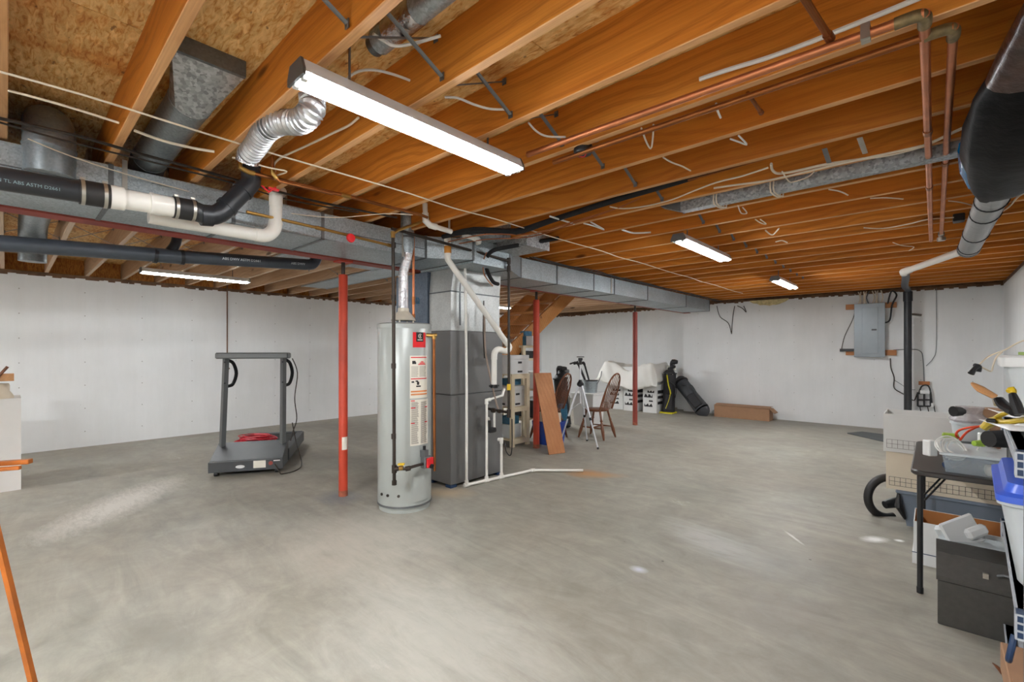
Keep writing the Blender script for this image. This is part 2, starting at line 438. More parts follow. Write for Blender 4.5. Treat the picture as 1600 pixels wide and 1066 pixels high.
M_copperd = mat('dark_copper', (150, 92, 50), .4, .85, var=.25, scale=6)
M_verd = mat('copper_elbow_verdigris', (128, 110, 76), .55, .6, var=.35, scale=30)
M_gas = mat('black_iron_pipe', (58, 50, 44), .5, .5, var=.25)
M_wire = mat('cream_cable', (222, 208, 186), .5, 0, var=.05, bmp=0)
M_wirew = mat('white_cable', (230, 228, 222), .45, 0, var=.03, bmp=0)
M_blk = mat('black_plastic', (26, 26, 28), .4, 0, var=.1, bmp=0)
M_blkfoam = mat('black_foam', (22, 22, 24), .85, 0, var=.2)
M_heater = mat('heater_enamel', (172, 176, 172), .32, .1, var=.03, scale=3, bmp=.02)
M_furn = mat('furnace_grey', (112, 111, 110), .42, .25, var=.05, scale=2, bmp=0)
M_furnd = mat('furnace_seam', (60, 60, 60), .6)
M_red = mat('red_label', (214, 28, 36), .45, 0, var=.03, bmp=0)
M_paper = mat('label_paper', (228, 222, 208), .6, 0, var=.03, bmp=0)
M_ink = mat('label_ink', (120, 112, 104), .7, bmp=0); M_inkd = mat('black_ink', (34, 32, 32), .6, bmp=0)
M_orange = mat('orange_band', (222, 140, 84), .55, bmp=0)
M_yellow = mat('yellow_plastic', (222, 184, 30), .45, bmp=0)
M_white = mat('white_enamel', (226, 226, 224), .4, 0, var=.02, bmp=0)
M_tread = mat('treadmill_grey', (104, 106, 106), .45, .2, var=.05, bmp=0)
M_treadd = mat('treadmill_dark', (66, 68, 70), .45, .1, var=.08, bmp=0)
M_belt = mat('treadmill_belt', (44, 46, 46), .8, var=.15)
M_redcord = mat('red_cord', (196, 30, 48), .45, var=.12, bmp=0)
M_silver = mat('aluminium', (214, 216, 220), .35, .35, var=.03, bmp=0)
M_chair = mat('cherry_chair', (112, 66, 40), .35, 0, var=.25, scale=12, bmp=.05)
M_plank = wood('plank_veneer', (168, 112, 72), (140, 88, 52), (184, 128, 86), rand=False, ringscale=2, knots=False, contrast=.4)
M_cream = mat('cream_painted_wood', (226, 212, 182), .6, 0, var=.06)
M_fileb = mat('white_file_box', (222, 222, 220), .7, 0, var=.03, bmp=0)
M_bluet = mat('teal_blue_pack', (50, 108, 138), .5, 0, var=.25, scale=30)
M_bluep = mat('blue_plastic', (28, 62, 150), .4, 0, var=.1, bmp=0)
M_sheet = mat('white_sheet', (226, 224, 218), .85, 0, var=.03, scale=5, bmp=.1)
M_sheetplas = mat('clear_bin', (206, 216, 222), .22, 0, var=.03, bmp=0, alpha=.3)
M_frost = mat('frosted_bin', (222, 228, 230), .35, 0, var=.03, bmp=0, alpha=.72)
M_card = mat('cardboard', (160, 122, 92), .8, 0, var=.07)
M_cardi = mat('cardboard_inside', (176, 116, 62), .8, 0, var=.07)
M_golfy = mat('golf_yellow', (218, 206, 30), .5, bmp=0); M_golfg = mat('golf_charcoal', (66, 68, 72), .7, bmp=.1)
M_golfb = mat('golf_black', (34, 33, 36), .65, bmp=.1)
M_panel = mat('panel_grey', (128, 134, 138), .38, .4, var=.04, bmp=0)
M_block = wood('block_wood', (186, 122, 78), (140, 84, 48), (204, 146, 100), rand=False, knots=False, contrast=.5)
M_bag = mat('black_bag', (5, 5, 6), .5, 0, var=.4, scale=6, bmp=.6, spec=.1)
M_bagbr = mat('brown_film', (52, 28, 20), .3, 0, var=.4, scale=18, bmp=.6, coat=.15)
M_bluefilm = mat('blue_film', (20, 110, 168), .25, 0, var=.3, bmp=.5)
M_wrap = mat('grey_insulated_duct', (150, 152, 152), .42, .35, var=.08, scale=20, bmp=.3)
M_insul = mat('yellow_insulation', (196, 178, 132), .95, 0, var=.25, scale=18, bmp=1.0)
M_table = mat('table_black', (36, 35, 36), .38, 0, var=.08, bmp=0)
M_tabtop = mat('table_top_brown_black', (54, 49, 46), .4, 0, var=.1, bmp=0)
M_chest = mat('chest_dark_grey', (70, 68, 64), .42, .25, var=.12, scale=40, bmp=.1)
M_boxw = mat('white_carton', (218, 216, 212), .75, 0, var=.03, bmp=0)
M_boxt = mat('pale_tan_carton', (222, 208, 186), .75, 0, var=.03, bmp=0)
M_tote = mat('blue_grey_tote', (122, 132, 146), .5, 0, var=.05, bmp=0)
M_lid = mat('blue_lid', (64, 98, 206), .3, 0, var=.05, bmp=0)
M_rail = mat('grey_shelf_plastic', (178, 182, 188), .4, 0, var=.05, bmp=0)
M_navy = mat('navy_plastic', (26, 52, 86), .4, 0, var=.1, bmp=0)
M_lime = mat('green_plastic', (150, 180, 60), .5, bmp=0)
M_orc = mat('orange_cord', (214, 70, 30), .45, bmp=0)
M_olive = mat('yellow_tool', (186, 160, 46), .45, 0, var=.15, scale=20, bmp=.2)
M_woodh = mat('wood_handle', (196, 142, 92), .5, 0, var=.15, scale=20)
M_clearbag = mat('clear_wrap', (214, 208, 210), .2, 0, var=.15, scale=40, bmp=1, alpha=.6)
M_easel = mat('varnished_easel_wood', (158, 84, 14), .3, 0, var=.25, scale=10, coat=.3, bmp=.02)
M_cab = mat('white_laminate', (228, 224, 220), .45, 0, var=.04, scale=3, bmp=0)
M_matg = mat('grey_mat', (84, 88, 88), .8, 0, var=.08)
M_conduit = mat('brown_conduit', (112, 84, 66), .5, .3)
M_tape = mat('orange_primer', (200, 130, 40), .5, bmp=0)

def tube_mat(name, s):
    m, t, N, L, b = nodes(name); b.inputs['Base Color'].default_value = (1, 1, 1, 1)
    b.inputs['Emission Color'].default_value = (.94, .975, 1, 1); b.inputs['Emission Strength'].default_value = s
    return m
_tubes = {}
def M_tube(k):
    if k not in _tubes: _tubes[k] = tube_mat('fluorescent_tube', TUBE * k)
    return _tubes[k]

# ------------------------------------------------------------------ the setting
JB = 2.44; JT = 2.675                       # joist bottom / top
XL, XR, YB, YF = -8.96, .79, 10.41, -3.4    # walls
fl = MB(); fl.b2((XL - .3, YF - .3, -.12), (XR + .3, 11.6, 0)); struct('floor', fl, M_floor)

ceil = MB(); ceil.b2((XL - .25, YF - .2, JT + .02), (XR + .25, 11.5, JT + .06)); ceiling = struct('ceiling', ceil, M_osb)
nx = 9; px0 = XL - .2
for i in range(nx):
    for j in range(6):
        x0 = px0 + i * 1.13; y0 = YF - .1 + j * 2.44 + (0 if i % 2 else -1.22)
        m = MB(); m.b2((x0 + .002, y0 + .002, JT), (x0 + 1.128, min(y0 + 2.437, 11.4), JT + .019))
        mesh_obj('subfloor_panel', m, M_osb, ceiling, smooth=0)
def jmesh(x0, x1, mat_):
    m = MB(); L_ = x1 - x0; b = .003
    # slightly eased long edges
    prof = [(-.019, .0 + b), (-.019 + b, 0), (.019 - b, 0), (.019, b), (.019, .235), (-.019, .235)]
    rings = [[(x, y, z) for (y, z) in prof] for x in (0, L_)]
    m.loft(rings)
    me = bpy.data.meshes.new('joist'); me.from_pydata([tuple(p) for p in m.v], [], m.f); me.update(); me.materials.append(mat_); me.materials.append(M_litbottom if mat_ is M_joist else M_litbottomL)
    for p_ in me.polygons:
        if p_.center.z < .004: p_.material_index = 1  # bottom face takes the paler, bounce-lit colour
    return me
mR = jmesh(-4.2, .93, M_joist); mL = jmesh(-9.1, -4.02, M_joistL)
def joist(me, x, yc):
    o = bpy.data.objects.new('joist', me); COL.objects.link(o); o.parent = ceiling; o.location = (x, yc, JB + random.uniform(-.002, .002))
SP = .4065
for n in range(-3, 26):
    joist(mR, -4.2, n * SP + .005 - .019)
for n in range(-2, 27):
    joist(mL, -9.1, n * SP - .035 + .0)
# steel cross bridging between the joists (parts of the ceiling)
def strut(a, b, name='bridging_strut'):
    m = MB(); m.tube([a, b], .011, n=4, flat=.25)
    a = Vector(a); b = Vector(b); d = (b - a).normalized()
    m.box(tuple(b - d * .004), (.024, .004, .03)); m.box(tuple(a + d * .004), (.024, .004, .03))
    mesh_obj(name, m, M_steel, ceiling, smooth=0)
for n in range(0, 20):
    y0 = n * SP + .008; y1 = (n + 1) * SP - .036
    strut((-1.46, y0, JT - .03), (-1.46, y1, JB + .03)); strut((-1.50, y0, JB + .03), (-1.50, y1, JT - .03))
for n in range(0, 14):
    y0 = n * SP - .014; y1 = (n + 1) * SP - .056
    strut((-6.3, y0, JT - .03), (-6.3, y1, JB + .03)); strut((-6.34, y0, JB + .03), (-6.34, y1, JT - .03))

def wallbox(name, a, b):
    m = MB(); m.b2(a, b); return struct(name, m, M_wall)
WT = 2.40
wl = wallbox('wall_left', (XL - .25, YF - .25, 0), (XL, 11.15, WT))
wr = wallbox('wall_right', (XR, YF - .25, 0), (XR + .25, YB, WT))
wb = wallbox('wall_back', (-4.22, YB, 0), (XR + .25, YB + .25, WT))
wb2 = wallbox('wall_back_recess', (-7.2, 10.95, 0), (-4.22, 11.2, WT))
wb3 = wallbox('wall_back_corner', (XL - .25, 11.15, 0), (-7.2, 11.4, WT))
m = MB(); m.b2((-4.47, YB + .25, 0), (-4.22, 10.95, WT)); struct('wall_back_return', m, M_wall)
m = MB(); m.b2((XL, YF - .25, 0), (XR, YF, JT)); struct('wall_front', m, M_wall)
# form seams and tie marks on the cast walls
def seams(parent, pts, axis, pos, sgn):
    s = MB(); d = MB()
    for c in pts:
        z = .02
        if axis == 'X':
            s.b2((pos, c - .004, .02), (pos + sgn * .0022, c + .004, WT - .02))
            for k in range(7):
                d.tube([(pos, c + .012, .22 + k * .33), (pos + sgn * .003, c + .012, .22 + k * .33)], .006, n=6)
        else:
            s.b2((c - .004, pos, .02), (c + .004, pos + sgn * .0022, WT - .02))
            for k in range(7):
                d.tube([(c + .012, pos, .22 + k * .33), (c + .012, pos + sgn * .003, .22 + k * .33)], .005, n=6)
    stuff(mesh_obj('formwork_seam', s, M_wall, parent, smooth=0)); stuff(mesh_obj('form_tie_mark', d, M_ink, parent, smooth=0))
seams(wl, [.1 + .645 * k for k in range(-3, 17)], 'X', XL, 1)
seams(wb, [-3.9 + .62 * k for k in range(8)], 'Y', YB, -1)
seams(wb2, [-6.9 + .62 * k for k in range(4)], 'Y', 10.95, -1)
# sill plates and rim boards
def ragged(a, b, axis, name):
    m = MB(); m.b2(a, b); o = struct(name, m, M_sill)
    r = MB(); n = int(abs((b[1] - a[1]) if axis == 'Y' else (b[0] - a[0])) / .11)
    for i in range(n):
        t = (i + random.random()) / n; w_ = random.uniform(.04, .12)
        if axis == 'Y':
            y = a[1] + (b[1] - a[1]) * t; xx = b[0] if abs(b[0]) < abs(a[0]) or b[0] > a[0] else a[0]
            r.box((xx, y, a[2] - random.uniform(-.004, .012)), (.018, w_, random.uniform(.015, .035)), rz=random.uniform(-.1, .1))
        else:
            x = a[0] + (b[0] - a[0]) * t
            r.box((x, a[1], a[2] - random.uniform(-.004, .012)), (w_, .018, random.uniform(.015, .035)), rz=random.uniform(-.1, .1))
    stuff(mesh_obj('sill_sealer_crust', r, M_sill, o, smooth=0))
    return o
ragged((XL - .2, YF, WT), (XL + .006, 11.1, JB), 'Y', 'trim_1')
ragged((-4.2, YB - .006, WT), (XR, YB + .2, JB), 'X', 'trim_2')
ragged((-7.2, 10.944, WT), (-4.2, 11.2, JB), 'X', 'trim_3')
ragged((XL, 11.144, WT), (-7.2, 11.35, JB), 'X', 'trim_4')
o = MB(); o.b2((XR - .006, YF, WT), (XR + .2, YB, JB)); t5 = struct('trim_5', o, M_sill)
for name, a, b, mm in (('trim_6', (XL - .16, YF, JB), (XL - .13, 11.2, JT), M_osbrim), ('trim_7', (XR + .13, YF, JB), (XR + .16, 10.6, JT), M_osbrim),
                       ('trim_8', (-4.3, YB + .12, JB), (XR + .1, YB + .15, JT), M_sill), ('trim_9', (XL, 11.26, JB), (-4.2, 11.29, JT), M_sill)):
    m = MB(); m.b2(a, b); struct(name, m, mm)
# window-free right and front rim keep daylight out

# ------------------------------------------------------------------ light fixtures
def fixture(x, y0, y1, label, single_tube=False, power=1.0, z=2.335):
    yc = (y0 + y1) / 2
    t = thing('strip_light', label, 'light', (x, yc, z), group='fluorescent strip lights under the joists')
    h = MB(); wd = .066
    prof = [(-wd, -.002), (-wd, .006), (-.045, .05), (.045, .05), (wd, .006), (wd, -.002), (.058, .006), (.012, .022), (-.012, .022), (-.058, .006)]
    h.loft([[(x + a, yy, z + b) for a, b in prof] for yy in (y0, y1)])
    mesh_obj('housing', h, M_white, t)
    for yy, s in ((y0, 1), (y1, -1)):
        e = MB(); e.loft([[(x + a, yy + d, z + b) for a, b in ((-wd, -.012), (-wd, .01), (-.045, .054), (.045, .054), (wd, .01), (wd, -.012))] for d in (-.006 * s, .004 * s)]); mesh_obj('end_cap', e, M_steel, t, smooth=0)
        for dx in ((-.034, .034) if not single_tube else (0,)):
            k = MB(); k.b2((x + dx - .011, yy + .004 * s, z - .02), (x + dx + .011, yy + .022 * s, z + .03)); mesh_obj('tube_socket', k, M_white, t, smooth=0)
    for dx in ((-.034, .034) if not single_tube else (0,)):
        b = MB(); b.cyl((x + dx, y0 + .022, z), (x + dx, y1 - .022, z), .0185, n=14); mesh_obj('fluorescent_tube', b, M_tube(power), t)
    for yy in (y0 + .2, y1 - .2):
        c = MB(); c.b2((x - .004, yy - .003, z + .048), (x + .004, yy + .003, JT + .004)); mesh_obj('mounting_bracket', c, M_steel, t, smooth=0)
    return t
fixture(-1.66, .69, 1.835, 'nearest and largest fluorescent strip light, hanging under the joists beside the foil flexible duct')
fixture(-1.64, 3.93, 5.14, 'middle one of the three strip lights in line, in front of the square duct end', power=1.0)
fixture(-1.60, 7.04, 8.14, 'farthest small strip light near the electric panel', power=1.7)
fixture(-7.13, 1.10, 2.30, 'strip light seen side on above the treadmill', power=.6)
fixture(-7.1, 7.05, 8.25, 'strip light glimpsed behind the stair stringers', power=2.4)
fixture(-1.66, -2.4, -1.2, 'unseen strip light added behind the viewpoint as fill', power=5.2)  # unseen, added with extra power to fill the near floor
fixture(-6.6, -2.4, -1.2, 'unseen fill strip light added behind the viewpoint on the white wall side', power=1.4)  # also unseen, added for more light from behind the camera

# ------------------------------------------------------------------ beam and posts
BX = -4.13
b = thing('steel_beam', 'long red-oxide steel beam running the length of the room beside the duct', 'beam', (BX, YF, 2.22))
m = MB(); m.b2((BX - .07, YF, 2.22), (BX + .07, 10.6, 2.232)); mesh_obj('bottom_flange', m, M_beam, b, smooth=0)
m = MB(); m.b2((BX - .07, YF, 2.428), (BX + .07, 10.6, JB)); mesh_obj('top_flange', m, M_beam, b, smooth=0)
m = MB(); m.b2((BX - .005, YF, 2.232), (BX + .005, 10.6, 2.428)); mesh_obj('web', m, M_beam, b, smooth=0)
def post(x, y, r, mt, label, sticker=False):
    t = thing('support_post', label, 'post', (x, y, 0), group='red steel posts under the beam')
    m = MB(); m.lathe([(r, .0), (r, 2.08), (r * .9, 2.09)], (x, y, 0), 20); mesh_obj('pipe', m, mt, t)
    m = MB(); m.cyl((x, y, 2.08), (x, y, 2.21), .018, n=10); mesh_obj('adjusting_screw', m, M_gas, t)
    m = MB(); m.b2((x - .065, y - .065, 2.206), (x + .065, y + .065, 2.22)); mesh_obj('top_plate', m, mt, t, smooth=0)
    m = MB(); m.lathe([(r * 1.02, 0), (r * 1.02, .05), (r, .055)], (x, y, 0), 20); mesh_obj('rusty_base', m, M_rust, t)
    if sticker:
        a = math.degrees(math.atan2(-y, -x)) + 22
        m = MB(); m.patch((x, y), r + .001, a - 38, a + 38, .44, .56); mesh_obj('paper_sticker', m, M_paper, t)
    return t
post(-4.13, 2.15, .041, M_post, 'nearest bright red steel post, left of the water heater', True)
post(-4.15, 5.05, .045, M_post, 'middle red steel post with a brown board leaning on it')
post(-4.09, 7.85, .044, M_post2, 'farthest dull red steel post, in front of the sheet-covered boxes')

# ------------------------------------------------------------------ main trunk duct
trunk = thing('trunk_duct', 'long galvanized sheet metal trunk duct hung beside the red beam', 'duct', (-3.7, YF, 2.2))
segs = [(-2.6, -1.1, -3.45, -3.45), (-1.1, .40, -3.45, -3.45), (.40, 1.02, -3.45, -3.45), (1.02, 1.63, -3.45, -3.45), (1.63, 2.6, -3.45, -3.45), (2.6, 2.96, -3.45, -3.2), (2.96, 3.47, -3.2, -3.2),
        (3.47, 3.92, -3.2, -3.45), (3.92, 4.6, -3.45, -3.45), (4.6, 5.44, -3.45, -3.45), (5.44, 5.99, -3.45, -3.45),
        (5.99, 7.05, -3.45, -3.45), (7.05, 8.63, -3.45, -3.45), (8.63, 9.85, -3.45, -3.45)]
for i, (ya, yb, xa, xb) in enumerate(segs):
    zb = 2.225 if yb < 3 else 2.2
    m = MB(); m.loft([[(-4.02, ya + .002, zb), (xa, ya + .002, zb), (xa, ya + .002, 2.425), (-4.02, ya + .002, 2.425)], [(-4.02, yb - .002, zb), (xb, yb - .002, zb), (xb, yb - .002, 2.425), (-4.02, yb - .002, 2.425)]])
    mesh_obj('duct_section', m, M_galv, trunk, smooth=0)
    if xa == xb or True:
        zb2 = zb
        m = MB(); yy = yb
        m.b2((-4.02, yy - .012, zb2 - .006), (xb + .006, yy + .012, zb2)); m.b2((xb, yy - .012, zb2 - .006), (xb + .006, yy + .012, 2.43))
        mesh_obj('joint_cleat', m, M_galvd if i % 3 else M_steel, trunk, smooth=0)
for yy in (.46, 5.9, 2.35):
    m = MB(); m.b2((-3.448, yy - .012, 2.2), (-3.441, yy + .012, JB + .03)); mesh_obj('hanger_strap', m, M_zinc, trunk, smooth=0)
m = MB(); m.b2((-3.452, -2.5, 2.30), (-3.444, 2.9, 2.306)); mesh_obj('side_crease', m, M_galvd, trunk, smooth=0)

# dirty wiring ledge above the far trunk
m = MB()
for k in range(5):
    y = 4.0; pts = []
    while y < 10.3:
        pts.append((-3.42 + .09 * k / 4 + random.uniform(-.02, .02), y, 2.433 - random.uniform(0, .012))); y += .35
    m.tube(pts, .006, n=5, smooth=2)
single('cable_bundle', m, M_gas, 'bundle of dusty dark cables lying along the top of the far duct', 'cable')

def boot(name, x0, x1, y0, y1, z0, z1, label, mt=M_spangle):
    m = MB(); m.b2((x0, y0, z0), (x1, y1, z1)); m.b2((x1 - .012, y0 - .006, z0 - .006), (x1 + .004, y1 + .006, z1))
    single(name, m, mt, label, 'duct', smooth=0)
boot('takeoff_duct', -3.4, -2.8, 3.27, 3.6, 2.36, 2.5, 'speckled sheet metal takeoff duct between joists above the furnace, right hand one')
boot('takeoff_duct', -3.4, -2.95, 2.87, 3.2, 2.42, 2.56, 'speckled sheet metal takeoff box between joists right above the bent white vent pipe')
# panned returns beyond the beam
def pan(x0, x1, y0, y1, label, z=2.43):
    m = MB(); m.b2((x0, y0, z - .01), (x1, y1, z)); m.b2((x0, y0, z - .018), (x1, y0 + .012, z - .01)); m.b2((x0, y1 - .012, z - .018), (x1, y1, z - .01))
    single('joist_pan', m, M_galv, label, 'duct', smooth=0)
pan(-5.9, -4.25, 2.02, 2.42, 'grey sheet metal pan under the joists right of the black drain elbow')
pan(-7.6, -4.25, 3.23, 3.66, 'long pale sheet metal pan under the joists behind the nearest red post')
pan(-5.4, -4.3, 2.84, 3.2, 'short pale sheet metal pan next to the beam behind the nearest red post')
m = MB(); m.box((-5.2, 4.25, 2.425), (1.6, .36, .012)); single('joist_pan', m, M_galv, 'pale sheet metal pan seen beyond the beam between furnace and middle post', 'duct', smooth=0)

# ------------------------------------------------------------------ round branch ducts
def ribbed(pts, r, seams_at=(), n=20, smooth=6):
    m = MB(); m.tube(pts, r, n=n, smooth=smooth); return m
t = thing('round_duct', 'dark round elbow duct rising from the trunk at the left edge', 'duct', (-3.45, .15, 2.4))
m = ribbed([(-3.345, .15, 2.27), (-3.345, .15, 2.43), (-3.37, .15, 2.51), (-3.46, .15, 2.56), (-3.62, .16, 2.565), (-4.5, .17, 2.56), (-6.0, .17, 2.56)], .1)
mesh_obj('pipe', m, M_round, t)
for p0, p1 in (((-3.345, .15, 2.40), (-3.345, .15, 2.412)), ((-3.70, .17, 2.56), (-3.715, .17, 2.56)), ((-5.0, .17, 2.56), (-5.02, .17, 2.56))):
    m = MB(); m.cyl(p0, p1, .104, n=20); mesh_obj('seam_band', m, M_round, t)
m = ribbed([(-6.0, .17, 2.56), (-6.25, .17, 2.55), (-6.4, .17, 2.44), (-6.42, .17, 2.23)], .1); mesh_obj('down_elbow', m, M_round, t)
m = MB(); m.box((-3.40, .15, 2.27), (.15, .2, .03), bev=.01); mesh_obj('collar', m, M_galvd, t)

t = thing('round_duct', 'grey round duct with a speckled rectangular boot between the second and third joists', 'duct', (-3.0, .6, 2.5))
yb_ = .59
m = MB(); m.cyl((-3.62, yb_, 2.535), (-2.60, yb_, 2.558), .087, n=24); mesh_obj('pipe', m, M_round, t)
m = MB(); m.tube([(-3.66, yb_, 2.42), (-3.68, yb_, 2.48), (-3.60, yb_, 2.53), (-3.5, yb_, 2.537)], .09, n=20, smooth=4); mesh_obj('elbow', m, M_round, t)
n = 24; cx, cz = -2.60, 2.558
def rectpt(k, w_, h_):
    a = 2 * PI * k / n + PI / 4; c, s = math.cos(a), math.sin(a); q = max(abs(c), abs(s)); return c / q * w_ / 2, s / q * h_ / 2
r0 = [(cx, yb_ + .087 * math.cos(2 * PI * k / n + PI / 4), cz + .087 * math.sin(2 * PI * k / n + PI / 4)) for k in range(n)]
r1 = [(-2.31, .592 + rectpt(k, .27, .065)[0], 2.638 + rectpt(k, .27, .065)[1]) for k in range(n)]
m = MB(); m.loft([r0, r1]); mesh_obj('boot', m, M_spangle, t, smooth=25)
m = MB(); m.b2((-2.31, .455, 2.603), (-2.29, .729, JT)); mesh_obj('boot_collar', m, M_galvd, t, smooth=0)
m = MB(); m.cyl((-2.63, yb_, 2.557), (-2.60, yb_, 2.558), .0895, n=24); mesh_obj('seam_band', m, M_round, t)

t = thing('round_duct', 'shiny foil-taped round duct running up to the top edge above the nearest strip light', 'duct', (-1.2, 1.0, 2.6))
m = MB(); m.cyl((-1.66, 1.02, 2.622), (.4, 1.02, 2.622), .048, n=18); mesh_obj('pipe', m, M_galv, t)
m = MB(); m.cyl((-1.58, 1.02, 2.622), (-1.40, 1.02, 2.622), .051, n=18); mesh_obj('foil_tape', m, M_foil, t)
m = MB(); m.cyl((-1.70, 1.02, 2.622), (-1.66, 1.02, 2.622), .040, n=18); mesh_obj('crimped_end', m, M_galvd, t)

# flexible foil duct
fp = [P(487, 150, Z=2.50), P(487, 172, D=1.98), P(468, 190, D=2.03), P(438, 192, D=2.12), P(415, 205, D=2.2), P(402, 225, D=2.3), P(388, 243, D=2.4)]
q = MB(); tmp = MB(); tmp.tube(fp, .05, n=4, smooth=24)
cent = [sum((Vector(tmp.v[i * 4 + k]) for k in range(4)), Vector()) / 4 for i in range(len(tmp.v) // 4)]
m = MB(); m.tube(cent, [.046 + .009 * (1 if i % 5 in (1, 2) else -.4) for i in range(len(cent))], n=18)
t = thing('flexible_duct', 'silver corrugated foil duct bending down beside the nearest strip light', 'duct', tuple(fp[3]))
mesh_obj('corrugated_hose', m, M_flex, t, smooth=60)
i0 = int(len(cent) * .56); m = MB(); m.tube(cent[i0:i0 + 12], .052, n=18); mesh_obj('tape_wrap', m, M_galvd, t)
m = MB(); m.tube([cent[-6], cent[-1], cent[-1] + Vector((-.02, 0, -.03))], .054, n=18); mesh_obj('tape_end', m, M_foil, t)

# ------------------------------------------------------------------ drain pipes
def clampband(c, d, r, parent, w_=.014, mt=M_zinc):
    c = Vector(c); d = Vector(d).normalized(); m = MB(); m.cyl(c - d * w_ / 2, c + d * w_ / 2, r, n=22)
    o = mesh_obj('hose_clamp', m, mt, parent)
    s = MB(); s.box(tuple(c + Vector((0, 0, r + .004))), (.018, .02, .01)); mesh_obj('clamp_screw', s, M_zinc, o)
dp = thing('drain_pipe', 'thick black drain pipe with white middle section along the duct at the left edge', 'pipe', (-3.0, .4, 2.12))
A = lambda px: P(px, 279 + .166 * px + (0 if px < 200 else 0), X=-3.0)
r_ = .051
def seg(name, pxa, pxb, ra, mt, rb=None):
    m = MB(); m.cyl(A(pxa), A(pxb), ra, rb, n=24); return mesh_obj(name, m, mt, dp)
dvec = (A(200) - A(20)).normalized()
a0 = A(0) - dvec * 1.2
m = MB(); m.cyl(a0, A(128), r_, n=24); mesh_obj('black_pipe', m, M_abs, dp)
seg('rubber_coupling', 123, 172, .058, M_rubber)
seg('white_reducer', 172, 194, .057, M_pvc); seg('white_pipe', 190, 236, .05, M_pvc, .048); seg('white_fitting', 236, 272, .055, M_pvc, .051)
seg('white_ring', 234, 239, .0565, M_pvc)
seg('rubber_coupling', 270, 306, .057, M_rubber)
for px_ in (129, 164): clampband(A(px_), dvec, .0605, dp)
for px_ in (275, 301): clampband(A(px_), dvec, .0595, dp)
e0 = A(304)
pts = [e0, P(325, 337, X=-3.0), P(345, 332, X=-3.0), P(362, 316, X=-3.0), P(380, 298, X=-3.0), P(392, 284, X=-3.0), P(391, 262, X=-3.0), P(389, 235, X=-3.0)]
m = MB(); m.tube(pts, .052, n=22, smooth=5); mesh_obj('black_elbow_pipe', m, M_abs, dp)
for a_, b_ in ((P(313, 336, X=-3.0), P(331, 337.5, X=-3.0)), (P(353, 325, X=-3.0), P(357, 321, X=-3.0)), (P(378, 300, X=-3.0), P(382, 296, X=-3.0)), (P(391, 262, X=-3.0), P(391, 256, X=-3.0))):
    m = MB(); m.cyl(a_, b_, .058, n=22); mesh_obj('hub_ring', m, M_abs, dp)
# printed line on the pipe
pc = A(42); side = (Vector((0, 0, CAMH)) - pc); side = (side - dvec * side.dot(dvec)).normalized()
upv = side.cross(dvec) * -1
if upv.z < 0: upv = -upv
rad = (side * .93 - upv * .1).normalized()
ux = dvec; uy = rad.cross(ux)
text('printed_text', '4IN TL ABS ASTM D2661', .02, frame(pc + rad * (r_ + .001), ux, uy), mat('print_white', (120, 140, 144), .5, bmp=0), dp)
M_print = bpy.data.materials['print_white']; M_printw = mat('print_bright', (214, 222, 226), .5, bmp=0)

dp2 = thing('drain_pipe', 'long blackish drain pipe slung beyond the red beam above the left wall', 'pipe', (-4.5, .5, 2.12))
def B_(px, py): return P(px, py, X=-4.5)
a1 = B_(0, 380); a2 = B_(478, 413.5); d2 = (a2 - a1).normalized()
m = MB(); m.tube([a1 - d2 * 1.2, a1, B_(250, 399)], .054, n=24); mesh_obj('pipe', m, M_absg, dp2)
m = MB(); m.tube([B_(246, 399), a2], .053, n=24); mesh_obj('pipe', m, M_absg, dp2)
for x_ in (240, 281): m = MB(); m.cyl(B_(x_, 399 if x_ < 260 else 402), B_(x_ + 6, 400 if x_ < 260 else 402.5), .06, n=24); mesh_obj('hub_ring', m, M_abs, dp2)
m = MB(); m.cyl(B_(242, 398.5), B_(284, 402), .057, n=24); mesh_obj('tee', m, M_absg, dp2)
m = MB(); m.tube([B_(258, 400), B_(270, 388), B_(276, 375), B_(278, 350)], .036, n=18, smooth=4); mesh_obj('branch', m, M_abs, dp2)
m = MB(); m.tube([a2, B_(488, 412.5), B_(494, 404), P(493, 392, X=-4.48)], .052, n=20, smooth=5); mesh_obj('end_elbow', m, M_absg, dp2)
def ptext(px, py, X, body, size, rr, dv, par):
    pc = P(px, py, X=X); sd = (Vector((0, 0, CAMH)) - pc); sd = (sd - dv * sd.dot(dv)).normalized()
    uy_ = sd.cross(dv); text('printed_text', body, size, frame(pc + sd * (rr + .001), dv, uy_), M_printw, par)
ptext(375, 406, -4.5, 'ABS DWV ASTM D2661', .03, .054, d2, dp2)
ptext(462, 412, -4.5, 'ABS DWV', .03, .054, d2, dp2)

t = thing('drain_pipe', 'white plastic drain pipe turning up in front of the duct below the black elbow', 'pipe', (-3.2, 1.0, 2.1))
W = lambda px, py: P(px, py, X=-3.24)
m = MB(); m.cyl(W(232, 338), W(400, 367), .04, n=20); mesh_obj('run', m, M_pvc, t)
m = MB(); m.tube([W(398, 366.5), W(415, 368), W(427, 360), W(431, 346)], .043, n=20, smooth=5); mesh_obj('elbow', m, M_pvc, t)
m = MB(); m.cyl(W(431, 350), W(431, 315), .039, n=20); mesh_obj('riser', m, M_pvc, t)
m = MB(); m.tube([W(431, 322), W(431, 308), P(433, 303, X=-3.28), P(438, 300, X=-3.4)], .042, n=20, smooth=4); mesh_obj('top_elbow', m, M_pvc, t)

